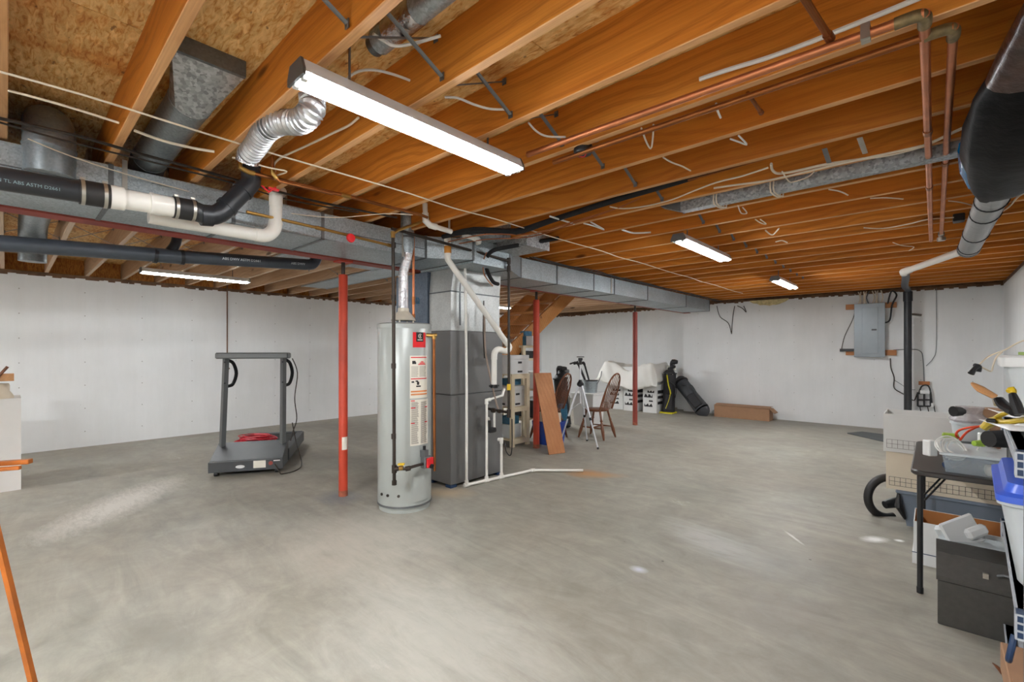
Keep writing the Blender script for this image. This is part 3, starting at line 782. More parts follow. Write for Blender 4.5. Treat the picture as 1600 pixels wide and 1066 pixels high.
# ------------------------------------------------------------------ copper lines near trunk
def pipe(name, pts, r, mt, label, cat='pipe', n=10, smooth=0, joints=(), jr=1.35, jm=None, group=None):
    """pipe with visible fittings; joints are indexes of the points that carry a fitting"""
    pts = [Vector(p) for p in pts]
    if not joints:
        m = MB(); m.tube(pts, r, n=n, smooth=smooth)
        return single(name, m, mt, label, cat, group)
    t = thing(name, label, cat, tuple(pts[0]), group=group)
    m = MB(); m.tube(pts, r, n=n, smooth=smooth); mesh_obj('tube', m, mt, t)
    for j in joints:
        p = pts[j]; q = []
        if j > 0: q.append(p + (pts[j - 1] - p).normalized() * r * 3)
        q.append(p)
        if j < len(pts) - 1: q.append(p + (pts[j + 1] - p).normalized() * r * 3)
        m = MB(); m.tube(q, r * jr, n=n); mesh_obj('fitting', m, jm or mt, t)
    return t
pipe('copper_pipe', [P(374, 235, X=-2.95), P(375, 262, X=-2.95), P(388, 269, X=-2.95), P(540, 306, X=-2.95), P(658, 336, X=-2.95), P(668, 340, X=-2.95)], .011, M_copperd,
     'long dull copper pipe under the joists with an elbow beside the black drain riser', joints=(1, 2, 3), jm=M_brass)
pipe('copper_pipe', [P(425, 245, X=-2.9), P(427, 272, X=-2.9), P(436, 283, X=-2.9), P(520, 303, X=-2.9)], .010, M_copperd, 'short thin copper pipe dropping between joists right of the foil hose and joining the run', joints=(1,), jm=M_brass)
t = pipe('copper_pipe', [P(385, 331, X=-3.22), P(500, 357, X=-3.22), P(611, 384, X=-3.22)], .0105, M_brass, 'tarnished brass coloured pipe with a round red valve knob in front of the duct', joints=(1, 2))
m = MB(); m.lathe([(.03, -.01), (.034, 0), (.03, .012), (.012, .016)], (0, 0, 0), 14, M=Matrix.Translation(P(548, 372, X=-3.17)) @ Matrix.Rotation(PI / 2, 4, 'Y')); mesh_obj('red_knob', m, M_red, t)
m = MB(); m.cyl(P(548, 369, X=-3.22), P(548, 372, X=-3.17), .008, n=8); mesh_obj('valve_stem', m, M_brass, t)
m = MB(); m.tube([P(431, 293, X=-2.95), P(420, 300, X=-2.95), P(409, 290, X=-2.95)], .006, n=6); m.box(tuple(P(427, 296, X=-2.95)), (.02, .06, .012))
single('red_valve_handle', m, M_red, 'small red valve handle beside the white pipe top elbow', 'valve')

# ------------------------------------------------------------------ water heater
HX, HY, HR = -3.47, 2.385, .232
wh = thing('water_heater', 'tall light grey cylindrical water heater with red badge and warning label', 'water heater', (HX, HY, 0))
m = MB(); m.lathe([(HR - .012, .0), (HR - .012, .03), (HR - .002, .035), (HR, .05), (HR, 1.57), (HR - .006, 1.585)], (HX, HY, 0), 48); mesh_obj('tank', m, M_heater, wh)
m = MB(); m.lathe([(HR + .004, .045), (HR + .004, .062)], (HX, HY, 0), 48); mesh_obj('base_ring', m, M_steel, wh)
m = MB(); m.lathe([(HR + .005, 1.565), (HR + .006, 1.6), (HR - .02, 1.612), (.03, 1.616)], (HX, HY, 0), 48); mesh_obj('top_cap', m, M_heater, wh)
CAMA = math.degrees(math.atan2(-HY, -HX))
def ang(px): # angle round the tank that appears at a pixel column
    s_ = max(-.98, min(.98, (px - 631) / 42.0)); return CAMA + math.degrees(math.asin(s_))
def hp(name, px0_, px1_, y0_, y1_, mt, dr=.001, parent=wh):
    z0_ = CAMH - (y1_ - 548.5) * 3.9 / F; z1_ = CAMH - (y0_ - 548.5) * 3.9 / F
    m = MB(); m.patch((HX, HY), HR + dr, ang(px0_), ang(px1_), z0_, z1_); return mesh_obj(name, m, mt, parent)
hp('badge', 643, 662.5, 519, 543, M_red)
hp('badge_emblem', 648, 659, 519, 534, M_inkd, .002)
m = MB()
za = CAMH - (525 - 548.5) * 3.9 / F; aa = ang(654)
for k in range(14):
    th0 = PI * .25 + k * 1.5 * PI / 14; th1 = th0 + 1.5 * PI / 14
    q = []
    for th, rr in ((th0, .019), (th1, .019), (th1, .014), (th0, .014)):
        ang_ = math.radians(aa) + rr * math.cos(th) / HR * 1.0; q.append((HX + (HR + .003) * math.cos(ang_), HY + (HR + .003) * math.sin(ang_), za + rr * math.sin(th)))
    m.add(q, [(0, 1, 2, 3)])
m.patch((HX, HY), HR + .003, ang(650), ang(657.5), za - .036, za - .030); m.patch((HX, HY), HR + .003, aa - 1.3, aa + 1.3, za - .006, za + .006)
mesh_obj('badge_logo', m, M_paper, wh)
hp('warning_label', 638.5, 665, 556, 623, M_paper); hp('instruction_label', 639, 666, 625, 697, M_paper)
m = MB(); lines = []
for (y0_, y1_) in ((558, 559.5), (591.5, 593)):
    m.patch((HX, HY), HR + .002, ang(640), ang(664), CAMH - (y1_ - 548.5) * 3.9 / F, CAMH - (y0_ - 548.5) * 3.9 / F)
for (yy, a_, b_) in ((626, 640, 646), (637, 640, 647), (637, 661, 665), (661, 640, 646), (661, 661, 665), (567, 653, 661), (565, 655, 659), (569, 651, 662)):
    m.patch((HX, HY), HR + .0022, ang(a_), ang(b_), CAMH - (yy + 1.4 - 548.5) * 3.9 / F, CAMH - (yy - 548.5) * 3.9 / F, 4)
stuff(mesh_obj('red_print', m, M_red, wh))
hp('orange_band', 640, 664.5, 611, 613.5, M_orange, .002); hp('orange_band', 640, 664.5, 615.5, 618, M_orange, .002)
m = MB()
def tl(yy, a_, b_, h=.55): m.patch((HX, HY), HR + .0021, ang(a_), ang(b_), CAMH - (yy + h - 548.5) * 3.9 / F, CAMH - (yy - 548.5) * 3.9 / F, 4)
yy = 573
while yy < 589: tl(yy, 640.5, 650.5 + random.uniform(-1, 1)); tl(yy, 653, 662 + random.uniform(-1, 1)); yy += 1.9
yy = 629
while yy < 695:
    tl(yy, 640.5, 651 + random.uniform(-2, 1), .7); tl(yy, 655, 663.5 + random.uniform(-1, 1), .7); yy += 1.5
stuff(mesh_obj('small_print', m, M_ink, wh))
m = MB()
for (yy, a_, b_, h) in ((564, 642, 647, 5), (566, 644, 648, 3), (596, 641, 645, 2.5), (595, 647, 651, 2), (597, 649, 652.5, 5), (603, 648, 655, 2.2)): m.patch((HX, HY), HR + .0024, ang(a_), ang(b_), CAMH - (yy + h - 548.5) * 3.9 / F, CAMH - (yy - 548.5) * 3.9 / F, 4)
stuff(mesh_obj('warning_pictogram', m, M_inkd, wh))
for px_ in (597, 606, 622):
    a_ = math.radians(ang(px_)); z_ = CAMH - (775 - 548.5) * 3.88 / F
    m = MB(); m.cyl((HX + HR * math.cos(a_), HY + HR * math.sin(a_), z_), (HX + (HR + .008) * math.cos(a_), HY + (HR + .008) * math.sin(a_), z_), .012, n=10); mesh_obj('plug', m, M_gas, wh)
hp('access_cover', 643, 668, 745, 785, M_heater, .008)
a_ = math.radians(ang(660)); dirv = Vector((math.cos(a_), math.sin(a_), 0)); tang = Vector((-dirv.y, dirv.x, 0))
gv = Vector((HX, HY, 0)) + dirv * (HR + .035)
Mg = frame(gv + Vector((0, 0, .42)), tang, (0, 0, 1))
m = MB(); m.box((0, 0, -.01), (.085, .10, .06), M=Mg, bev=.008); m.box((-.02, .075, -.01), (.05, .06, .05), M=Mg); gvo = mesh_obj('gas_control', m, M_steel, wh)
m = MB(); m.box((.012, -.005, .026), (.075, .085, .02), M=Mg, bev=.006); mesh_obj('red_cover', m, M_red, gvo)
m = MB(); m.lathe([(.02, 0), (.02, .02)], (0, 0, 0), 14, M=Mg @ Matrix.Translation((.015, -.035, .03))); mesh_obj('dial', m, M_blk, gvo)
m = MB(); m.cyl(tuple(Mg @ Vector((-.02, .10, -.01))), tuple(Mg @ Vector((-.02, .14, -.01))), .014, n=10); mesh_obj('black_cap', m, M_blk, gvo)
# draft hood
m = MB(); m.lathe([(.11, 1.64), (.10, 1.66), (.05, 1.72), (.048, 1.75)], (HX - .02, HY + .0, 0), 24)
for k in range(4):
    a = k * PI / 2 + .6; m.cyl((HX - .02 + .09 * math.cos(a), HY + .09 * math.sin(a), 1.612), (HX - .02 + .09 * math.cos(a), HY + .09 * math.sin(a), 1.65), .007, n=6)
mesh_obj('draft_hood', m, mat('hood_cream', (206, 198, 182), .5, .2), wh)
fl_ = thing('flue_pipe', 'foil-taped galvanized flue pipe rising from the water heater', 'pipe', (HX, HY, 1.72))
def HZ(py): return CAMH + (548.5 - py) * 4.1 / F
fc = [(HX - .02, HY, 1.74), (HX - .02, HY, 2.06), (HX + .0, HY + .01, 2.15), (HX + .01, HY + .02, 2.2), (HX + .01, HY + .02, 2.26)]
m = MB(); m.tube(fc, .043, n=24); mesh_obj('lower_pipe', m, M_foil, fl_)
m = MB(); m.cyl((HX + .01, HY + .02, 2.24), (HX + .01, HY + .02, 2.29), .046, .056, n=24); m.cyl((HX + .01, HY + .02, 2.29), (HX + .01, HY + .02, 2.6), .058, n=24); mesh_obj('upper_pipe', m, M_galv, fl_)
m = MB(); m.cyl((HX + .01, HY + .02, 2.37), (HX + .01, HY + .02, 2.39), .0605, n=24); mesh_obj('seam_band', m, M_galvd, fl_)
# gas pipe
gp = thing('gas_pipe', 'black iron gas pipe standing in front of the water heater with a yellow handled valve', 'pipe', (-3.2, 2.1, 0))
G = lambda px, py: P(px, py, D=3.7)
m = MB(); m.tube([G(614, 372), G(615, 480), G(616, 757)], .0135, n=12); mesh_obj('riser', m, M_gas, gp)
for py_ in (383, 465, 572, 682): m = MB(); m.cyl(G(615, py_ - 4), G(615, py_ + 4), .019, n=12); mesh_obj('coupling', m, M_gas, gp)
for py_ in (733,): m = MB(); m.cyl(G(616, py_ - 6), G(616, py_ + 6), .02, n=12); m.cyl(G(616, py_), G(622, py_ - .5), .02, n=12); mesh_obj('tee', m, M_gas, gp)
m = MB(); m.cyl(G(616, 751), G(616, 758), .019, n=12); mesh_obj('cap', m, M_gas, gp)
m = MB(); m.tube([G(618, 733), G(636, 733), G(640, 731), tuple(Mg @ Vector((-.04, -.01, -.01)))], .0125, n=10); mesh_obj('branch', m, M_gas, gp)
m = MB(); m.cyl(G(634, 733), G(641, 731.5), .02, n=10); mesh_obj('union', m, M_gas, gp)
m = MB(); m.cyl(G(624, 732), G(630, 731), .019, n=10); v_ = mesh_obj('valve', m, M_brass, gp)
m = MB(); m.box(tuple(G(627, 725.5)), (.05, .035, .012), rz=YAW); mesh_obj('yellow_handle', m, M_yellow, v_)
# gas / water fittings at the top of that riser
m = MB(); m.tube([G(614, 376), G(614, 366), P(622, 360, D=3.72), P(650, 350, D=3.85), P(668, 342, D=3.9)], .012, n=10); m.cyl(G(614, 372), G(614, 362), .018, n=10); m.cyl(P(664, 344, D=3.88), P(674, 339, D=3.92), .02, n=10)
single('brass_pipe', m, M_brass, 'brass elbow and pipe joining the top of the gas riser to the joists', 'pipe')
hg = thing('gas_pipe', 'black iron pipe dropping right of the furnace past a yellow valve handle', 'pipe', (-3.2, 3.4, 2.2))
pA = P(612, 357, X=-3.3); pB = P(795, 408, X=-3.17); pC = P(797, 644, X=-3.17)
pC = Vector((pB.x, pB.y, CAMH - (644 - 548.5) * 4.7 / F))
m = MB(); m.tube([pA, pB], .013, n=12); mesh_obj('run', m, M_gas, hg)
m = MB(); m.tube([pB, pC], .013, n=12); mesh_obj('drop', m, M_gas, hg)
for q in (pB, pB - Vector((0, 0, .08))): m = MB(); m.cyl(q + Vector((0, 0, .03)), q - Vector((0, 0, .03)), .02, n=12); mesh_obj('coupling', m, M_gas, hg)
vz = CAMH - (604 - 548.5) * 4.72 / F
m = MB(); m.cyl((pB.x, pB.y, vz - .03), (pB.x, pB.y, vz + .03), .02, n=12); v_ = mesh_obj('valve', m, M_brass, hg)
m = MB(); m.box((pB.x + .02, pB.y - .02, vz), (.035, .03, .06), rz=YAW); mesh_obj('yellow_handle', m, M_yellow, v_)
m = MB(); m.tube([pC + Vector((0, 0, .0)), pC + Vector((-.06, .01, -.0)), Vector((-3.52, pB.y + .03, pC.z + .01))], .014, n=10); m.cyl(pC + Vector((0, 0, .03)), pC - Vector((0, 0, .05)), .02, n=10); m.cyl(pC + Vector((-.13, .01, 0)), pC + Vector((-.16, .01, 0)), .02, n=10); m.cyl(pC + Vector((-.22, .015, .0)), pC + Vector((-.25, .015, .0)), .026, n=10)
mesh_obj('lower_fittings', m, M_gas, hg)
m = MB(); m.tube([P(678, 528, D=4.0), P(679, 736, D=4.0)], .0125, n=12); t = thing('relief_pipe', 'dull copper discharge pipe hanging at the right side of the water heater', 'pipe', tuple(P(679, 736, D=4.0)))
mesh_obj('tube', m, M_copperd, t)
m = MB(); q = P(678, 530, D=4.0); m.cyl(q, q + Vector((0, 0, .04)), .019, n=12); m.cyl(q + Vector((0, 0, .03)), q + Vector((-.05, -.04, .035)), .017, n=10); m.cyl(q + Vector((0, 0, .035)), q + Vector((.02, .018, .035)), .015, n=10); mesh_obj('relief_valve', m, M_brass, t)
pipe('copper_pipe', [P(646, 362, D=4.15), P(646, 470, D=4.15), P(646, 497, D=4.15)], .0115, M_copper, 'reddish copper pipe rising from the water heater beside the foil flue', joints=(1, 2), jm=M_copperd)

# ------------------------------------------------------------------ return drop behind the heater
m = MB(); m.b2((-4.5, 2.98, 0), (-3.93, 3.55, 2.2)); o = single('return_drop_duct', m, M_drop, 'bluish grey sheet metal return duct standing behind the water heater', 'duct', smooth=0)
m = MB(); q = P(652, 470, Y=2.978)
m.tube([(q.x + .03 * math.cos(a), 2.979, q.z + .03 * math.sin(a)) for a in [2 * PI * k / 16 for k in range(17)]], .006, n=5); m.tube([(q.x + .005, 2.979, q.z - .01), (q.x + .035, 2.979, q.z - .035)], .006, n=5)
mesh_obj('blue_ring_mark', m, M_bluet, o)
# ------------------------------------------------------------------ furnace
FX, FY0, FY1 = -3.55, 2.98, 3.73; FXL = -3.92
fu = thing('furnace', 'tall dark grey furnace cabinet between the water heater and the shelves', 'furnace', ((FX + FXL) / 2, 3.3, 0))
for z0_, z1_ in ((.03, .925), (.93, 1.575)):
    m = MB(); m.b2((FXL, FY0, z0_), (FX, FY1, z1_), bev=.006); mesh_obj('cabinet_panel', m, M_furn, fu)
m = MB(); m.b2((FXL + .01, FY0 + .01, .9), (FX - .01, FY1 - .01, 1.57)); mesh_obj('inner_core', m, M_furnd, fu, smooth=0)
for x_, y_ in ((FX - .04, FY0 + .04), (FX - .04, FY1 - .04), (FXL + .04, FY0 + .04), (FXL + .04, FY1 - .04)):
    m = MB(); m.b2((x_ - .04, y_ - .04, 0), (x_ + .04, y_ + .04, .03)); mesh_obj('foot', m, M_navy, fu, smooth=0)
m = MB(); m.b2((FX - .001, FY0 + .23, .05), (FX + .002, FY0 + .236, 1.56)); mesh_obj('panel_edge', m, M_furnd, fu, smooth=0)
pl = thing('supply_plenum', 'shiny sheet metal plenum box on top of the furnace', 'duct', ((FX + FXL) / 2, 3.3, 1.575))
m = MB(); m.b2((FXL, FY0 + .01, 1.577), (FX - .008, FY1 - .02, 1.63)); mesh_obj('base_collar', m, M_plen, pl, smooth=0)
m = MB(); m.b2((FXL, FY0 + .02, 1.63), (FX - .02, FY1 - .03, 1.97)); mesh_obj('box', m, M_plen, pl, smooth=0)
m = MB(); m.loft([[(FXL, FY0 + .02, 1.972), (FX - .02, FY0 + .02, 1.972), (FX - .02, FY1 - .03, 1.972), (FXL, FY1 - .03, 1.972)], [(FXL, FY0 + .04, 2.2), (FX + .0, FY0 + .04, 2.2), (FX + .0, FY1 - .03, 2.2), (FXL, FY1 - .03, 2.2)]]); mesh_obj('transition', m, M_plen, pl, smooth=0)
m = MB(); m.b2((FXL, FY0 + .014, 1.964), (FX - .014, FY1 - .026, 1.976)); mesh_obj('cleat', m, M_galvd, pl, smooth=0)
m = MB(); m.b2((FX - .03, FY0 + .13, 1.6), (FX - .012, FY0 + .145, 2.19)); mesh_obj('corner_seam', m, M_galvd, pl, smooth=0)

# PVC vent with traps
vp_ = thing('vent_pipe', 'thick white plastic vent pipe slanting down past the plenum to the furnace side', 'pipe', (-3.3, 3.3, 2.2))
V = lambda px, py: P(px, py, X=-3.33)
m = MB(); m.tube([V(699, 398), V(700, 406), V(711, 422), V(793, 538)], .029, n=18, smooth=0); mesh_obj('sloping_pipe', m, M_pvc, vp_)
m = MB(); m.tube([V(789, 532), V(796, 543), V(790, 549), V(779, 546), V(773, 551), V(772, 562)], .032, n=18, smooth=4); mesh_obj('trap_elbow', m, M_pvc, vp_)
m = MB(); m.cyl(V(772, 558), V(772, 602), .029, n=18); mesh_obj('lower_pipe', m, M_pvc, vp_)
m = MB(); m.tube([V(699, 372), V(699.5, 385), V(700, 400)], .032, n=18); mesh_obj('primer_stained_pipe', m, M_pvc, vp_)
m = MB(); m.cyl(V(699.5, 385), V(699.7, 396), .0328, n=18); mesh_obj('orange_primer_band', m, M_tape, vp_)
m = MB(); m.cyl(V(772, 601), V(772, 606), .042, n=14); m.box(tuple(V(772, 603)), (.03, .12, .014)); mesh_obj('black_clamp', m, M_blk, vp_)
m = MB(); m.cyl(V(702, 372), V(702, 338), .010, n=8); mesh_obj('thin_riser', m, M_white, vp_)
pipe('pvc_pipe', [P(664, 318, X=-3.05), P(665, 345, X=-3.05), P(672, 352, X=-3.05), P(705, 362, X=-3.05)], .021, M_pvc, 'small white pipe elbow hanging under the joists left of the vent pipe top', joints=(1, 2), jr=1.25, n=14)
pipe('pvc_pipe', [P(724, 368, X=-3.1), P(747, 374, X=-3.1), P(749, 379, X=-3.15), P(738, 383, X=-3.3)], .019, M_pvc, 'short white pipe elbow hanging right of the vent pipe top', joints=(1,), jr=1.3, n=14)

# condensate pipes
cd = thing('condensate_pipe', 'white plastic condensate pipe running down the furnace and along the floor', 'pipe', (-3.45, 3.2, 0))
R0 = .0135
def fz(px, py): q = P(px, py, Z=.02); return q
c0 = fz(729, 758); c1 = fz(832, 735); c2 = fz(911, 735.5)
top0 = Vector((c0.x, c0.y, CAMH + (548.5 - 382) * 4.66 / F)); top0.x += .03
m = MB(); m.tube([c0, (c0.x, c0.y, 1.0), (c0.x - .01, c0.y - .01, 2.36)], .0145, n=12); mesh_obj('tall_riser', m, M_pvc, cd)
m = MB(); m.tube([c0, c1, c2], .0155, n=12); mesh_obj('floor_run', m, M_pvc, cd)
dd = (c1 - c0)
q1 = c0 + dd * .28; q2 = c0 + dd * .5
zt = CAMH - (625 - 548.5) * 4.85 / F
m = MB(); m.tube([q1, (q1.x, q1.y, zt), (q1.x - .02, q1.y + .26, zt + .03), (q1.x - .03, q1.y + .3, zt + .1)], .0145, n=12); mesh_obj('elbowed_riser', m, M_pvc, cd)
m = MB(); m.tube([q2, (q2.x, q2.y, .42)], .0145, n=12); mesh_obj('short_riser', m, M_pvc, cd)
for q, h in ((c0, .0), (q1, 0), (q2, 0)):
    m = MB(); m.cyl(q - dd.normalized() * .03, q + dd.normalized() * .03, .021, n=12); m.cyl(q, q + Vector((0, 0, .045)), .021, n=12); mesh_obj('tee_fitting', m, M_pvc, cd)
m = MB(); m.tube([Vector((q1.x, q1.y, zt - .04)), Vector((q1.x, q1.y, zt)), Vector((q1.x, q1.y + .05, zt + .004))], .021, n=12); mesh_obj('elbow_fitting', m, M_pvc, cd)
m = MB(); m.cyl((q2.x, q2.y, .38), (q2.x, q2.y, .44), .021, n=12); m.cyl((q2.x, q2.y, .42), (q2.x - .04, q2.y - .01, .42), .018, n=10); mesh_obj('tee_fitting', m, M_pvc, cd)
m = MB(); m.cyl(c1 - dd.normalized() * .03, c1, .021, n=12); m.cyl(c1, c1 + (c2 - c1).normalized() * .03, .021, n=12); mesh_obj('elbow_fitting', m, M_pvc, cd)
# trap with black pump
tp = P(768, 672, X=-3.47)
t = thing('drain_trap', 'black condensate trap with short white pipes on the lower furnace side', 'trap', tuple(tp))
m = MB(); m.box((tp.x, tp.y, tp.z), (.07, .10, .05), bev=.012); m.box((tp.x, tp.y - .05, tp.z + .05), (.06, .05, .12), bev=.01); mesh_obj('trap_body', m, M_blk, t)
m = MB(); m.cyl((tp.x, tp.y + .04, tp.z), (tp.x, tp.y + .04, tp.z + .21), .014, n=10); mesh_obj('white_tube', m, M_pvc, t)
m = MB(); m.tube([(tp.x, tp.y - .05, tp.z + .1), (tp.x, tp.y - .05, tp.z + .13), (tp.x + .02, tp.y - .09, tp.z + .14)], .016, n=10); mesh_obj('white_elbow', m, M_pvc, t)
# thermostat / refrigerant lines at furnace
m = MB(); m.tube([P(757, 480, X=-3.42), P(758, 540, X=-3.42), P(764, 580, X=-3.42), P(772, 615, X=-3.44), P(776, 632, X=-3.44), P(781, 645, X=-3.46)], .010, n=8, smooth=3)
single('drain_hose', m, mat('taupe_hose', (150, 132, 120), .5), 'taupe hose curving down the right side of the furnace', 'hose')
m = MB(); m.tube([P(756, 470, X=-3.5), P(755, 520, X=-3.5), P(757, 560, X=-3.5)], .006, n=6, smooth=2)
single('control_wire', m, M_gas, 'thin dark wires down the far edge of the plenum', 'cable')
m = MB(); m.tube([P(800, 655, D=4.9), P(800, 700, D=4.9), P(797, 712, D=4.9), P(791, 706, D=4.9), P(789, 695, D=4.9), P(786, 690, D=5.0)], .006, n=6, smooth=3)
single('power_cord', m, M_blk, 'black cord looping to the floor right of the furnace', 'cord')
ls = thing('refrigerant_line', 'thick black insulated line looping from the joists into the plenum', 'pipe', (-3.2, 3.2, 2.3))
m = MB(); m.tube([P(875, 372, X=-2.7), P(800, 385, X=-2.95), P(770, 392, X=-3.1), P(760, 405, X=-3.25), P(761, 422, X=-3.35), P(770, 440, X=-3.42), P(778, 444, X=-3.5)], .02, n=12, smooth=5); mesh_obj('foam_sleeve', m, M_blkfoam, ls)
m = MB(); m.tube([P(760, 395, X=-3.1), P(755, 410, X=-3.25), P(757, 430, X=-3.38), P(770, 447, X=-3.46)], .006, n=6, smooth=4); mesh_obj('copper_line', m, M_copper, ls)
# bundle along the joist to the right
m = MB(); m.tube([P(692, 370, Z=2.40), P(740, 360, Z=2.41), P(805, 362, Z=2.42), P(860, 345, Z=2.44), P(950, 316, Z=2.46), P(1060, 284, Z=2.46), P(1150, 256, Z=2.47), P(1230, 236, Z=2.47)], [.02, .03, .03, .024, .022, .02, .014, .008], n=10, smooth=4)
single('refrigerant_line', m, M_blkfoam, 'long black foam-wrapped line following a joist from the furnace to the middle of the ceiling', 'pipe')
m = MB(); m.tube([P(1075, 282, Z=2.44), P(1200, 247, Z=2.45), P(1330, 212, Z=2.46), P(1420, 190, Z=2.46)], .006, n=6, smooth=2)
single('copper_line', m, M_copperd, 'thin copper line continuing along the joist beyond the black foam line', 'pipe')
for i, (dz, lab) in enumerate(((.0, 'pinkish wire strand under the black foam line above the furnace'), (.0, 'lower pinkish wire strand fanning left from the black foam line'))):
    m = MB(); m.tube([P(700, 378 + 6 * i, Z=2.37), P(760, 366 + 8 * i, Z=2.38), P(830, 366 + 4 * i, Z=2.40), P(900, 345 + 3 * i, Z=2.42), P(960, 327, Z=2.43), P(1000, 310, Z=2.44)], .005, n=6, smooth=3)
    single('wire', m, M_copper, lab, 'cable')

# ------------------------------------------------------------------ copper supply pair (right of ceiling)
sp1 = thing('copper_pipe', 'copper pipe with corner elbow, the left of the pair crossing under the joists', 'pipe', (0, 1.94, 2.4), group='copper supply pair')
e1 = P(1444, 22, Z=2.40); z_ = 2.402
m = MB(); m.tube([(-1.6, e1.y - .02, z_ + .014), (e1.x, e1.y, z_)], .0145, n=14); mesh_obj('joist_run', m, M_copper, sp1)
f1 = P(1458, 376, Z=2.40)
m = MB(); m.tube([(e1.x, e1.y, z_), (e1.x, f1.y, z_)], .0145, n=14); mesh_obj('cross_run', m, M_copper, sp1)
m = MB(); m.tube([(e1.x - .07, e1.y, z_), (e1.x - .02, e1.y, z_), (e1.x, e1.y + .02, z_), (e1.x, e1.y + .07, z_)], .0185, n=14, smooth=4); mesh_obj('elbow', m, M_verd, sp1)
for yy in (2.9, 3.9): m = MB(); m.cyl((e1.x, yy, z_), (e1.x, yy + .05, z_), .018, n=12); mesh_obj('coupling', m, M_copperd, sp1)
sp2 = thing('copper_pipe', 'copper pipe ending in a valve, the right of the pair crossing under the joists', 'pipe', (0, 2.05, 2.4), group='copper supply pair')
e2 = P(1490, 43, Z=2.40); f2 = P(1472, 366, Z=2.40)
m = MB(); m.tube([(-1.55, e2.y - .0, z_ + .008), (e2.x, e2.y, z_)], .0125, n=14); mesh_obj('joist_run', m, M_copperd, sp2)
m = MB(); m.tube([(e2.x, e2.y, z_), (e2.x, f2.y, z_)], .0135, n=14); mesh_obj('cross_run', m, M_copper, sp2)
m = MB(); m.tube([(e2.x - .07, e2.y, z_), (e2.x - .02, e2.y, z_), (e2.x, e2.y + .02, z_), (e2.x, e2.y + .07, z_)], .0178, n=14, smooth=4); mesh_obj('elbow', m, M_verd, sp2)
m = MB(); m.cyl((e2.x, f2.y - .05, z_), (e2.x, f2.y + .05, z_), .022, n=12); m.cyl((e2.x, f2.y, z_ - .03), (e2.x, f2.y, z_ - .06), .03, n=12); m.cyl((e2.x, f2.y, z_), (e2.x, f2.y, z_ - .03), .009, n=8); mesh_obj('stop_valve', m, M_zinc, sp2)
for yy in (3.45,): m = MB(); m.cyl((e2.x, yy, z_), (e2.x, yy + .05, z_), .017, n=12); mesh_obj('coupling', m, M_copperd, sp2)
m = MB(); m.cyl((e1.x - .15, e1.y - .008, z_ - .018), (e1.x - .13, e1.y - .006, z_ - .018), .004, n=6); m.b2((e1.x - .155, e1.y - .02, z_ - .02), (e1.x - .13, e1.y + .018, z_ + .03)); single('pipe_strap', m, M_zinc, 'shiny strap holding the copper pipe next to its corner elbow', 'strap')
pipe('copper_stub', [P(1252, -10, Z=2.47), P(1298, 62, Z=2.43)], .011, M_copperd, 'short copper pipe crossing between joists near the top edge', joints=(1,))
pipe('copper_stub', [P(1168, 145, Z=2.47), P(1190, 177, Z=2.45)], .008, M_copperd, 'little copper stub crossing below the copper pair', joints=(1,))

# small square duct along the joist
sq0 = P(1060, 325, Z=2.40); 
t = thing('rectangular_duct', 'narrow blue-grey galvanized duct lying flat along a joist on the right', 'duct', (-.6, 3.33, 2.4))
m = MB(); m.b2((-1.36, 3.30, 2.385), (.42, 3.375, 2.455)); mesh_obj('channel', m, M_spangle, t, smooth=0)
m = MB(); m.loft([[(-1.36, 3.30, 2.385), (-1.36, 3.375, 2.385), (-1.36, 3.375, 2.455), (-1.36, 3.30, 2.455)], [(-1.5, 3.28, 2.44), (-1.5, 3.35, 2.44), (-1.5, 3.35, 2.46), (-1.5, 3.28, 2.46)]]); mesh_obj('tapered_end', m, M_galvd, t, smooth=0)
for i, x_ in enumerate((-1.12, -.77)):
    m = MB()
    for dx in (0, .018): m.tube([(x_ + dx, 3.285, 2.47), (x_ + dx, 3.29, 2.382), (x_ + dx + .03, 3.39, 2.372), (x_ + dx + .02, 3.39, 2.45)], .005, n=6, smooth=3)
    single('cable_loop', m, M_wire, ('cream cable loops hanging round the left end of the narrow duct', 'cream cable loops hanging round the middle of the narrow duct')[i], 'cable')
for i, (px_, py_, pu, pv) in enumerate(((1343, 215, 1352, 240), (1288, 232, 1298, 262))):
    m = MB(); m.tube([P(px_, py_, Z=2.45), P(pu, pv, Z=2.44)], .012, n=4, flat=.15); single('duct_strap', m, M_zinc if i == 0 else M_steel, ('bright metal strap between joists above the narrow duct', 'dull metal strap between joists above the narrow duct')[i], 'strap')

# ------------------------------------------------------------------ ceiling cables
def cable(pts, label, r=.0055, mt=M_wire, Z=2.43, smooth=4):
    q = [P(p[0], p[1], Z=p[2] if len(p) > 2 else Z) for p in pts]
    m = MB(); m.tube(q, r, n=7, smooth=smooth); return single('cable', m, mt, label, 'cable')
m = MB(); pts = [(-2.62 + .012 * math.sin(y * 5), y, 2.434 - .004 * (k % 2)) for k, y in enumerate([-.6 + .4065 * i for i in range(25)])]
m.tube(pts, .0048, n=7, smooth=3); single('cable', m, M_wire, 'long cream cable stapled across every joist from the left edge to the far wall', 'cable')
cable([(12, 141), (100, 165), (186, 192)], 'cream cable across the leftmost bay under the first long cable', Z=2.44)
cable([(210, 204), (255, 220), (300, 231), (335, 237)], 'thick cream cable crossing in front of the grey round duct', .007, Z=2.44)
cable([(44, 217), (100, 240), (170, 264), (260, 290), (360, 316), (430, 330), (520, 340), (600, 334), (645, 336)], 'thin cream cable drooping in front of the duct and drain pipe', .0032, Z=2.37)
cable([(-5, 184), (120, 212), (210, 238), (300, 262), (400, 290), (500, 316), (620, 340)], 'black cable run behind the cream ones from the left edge to the flue', .008, M_gas, Z=2.42)
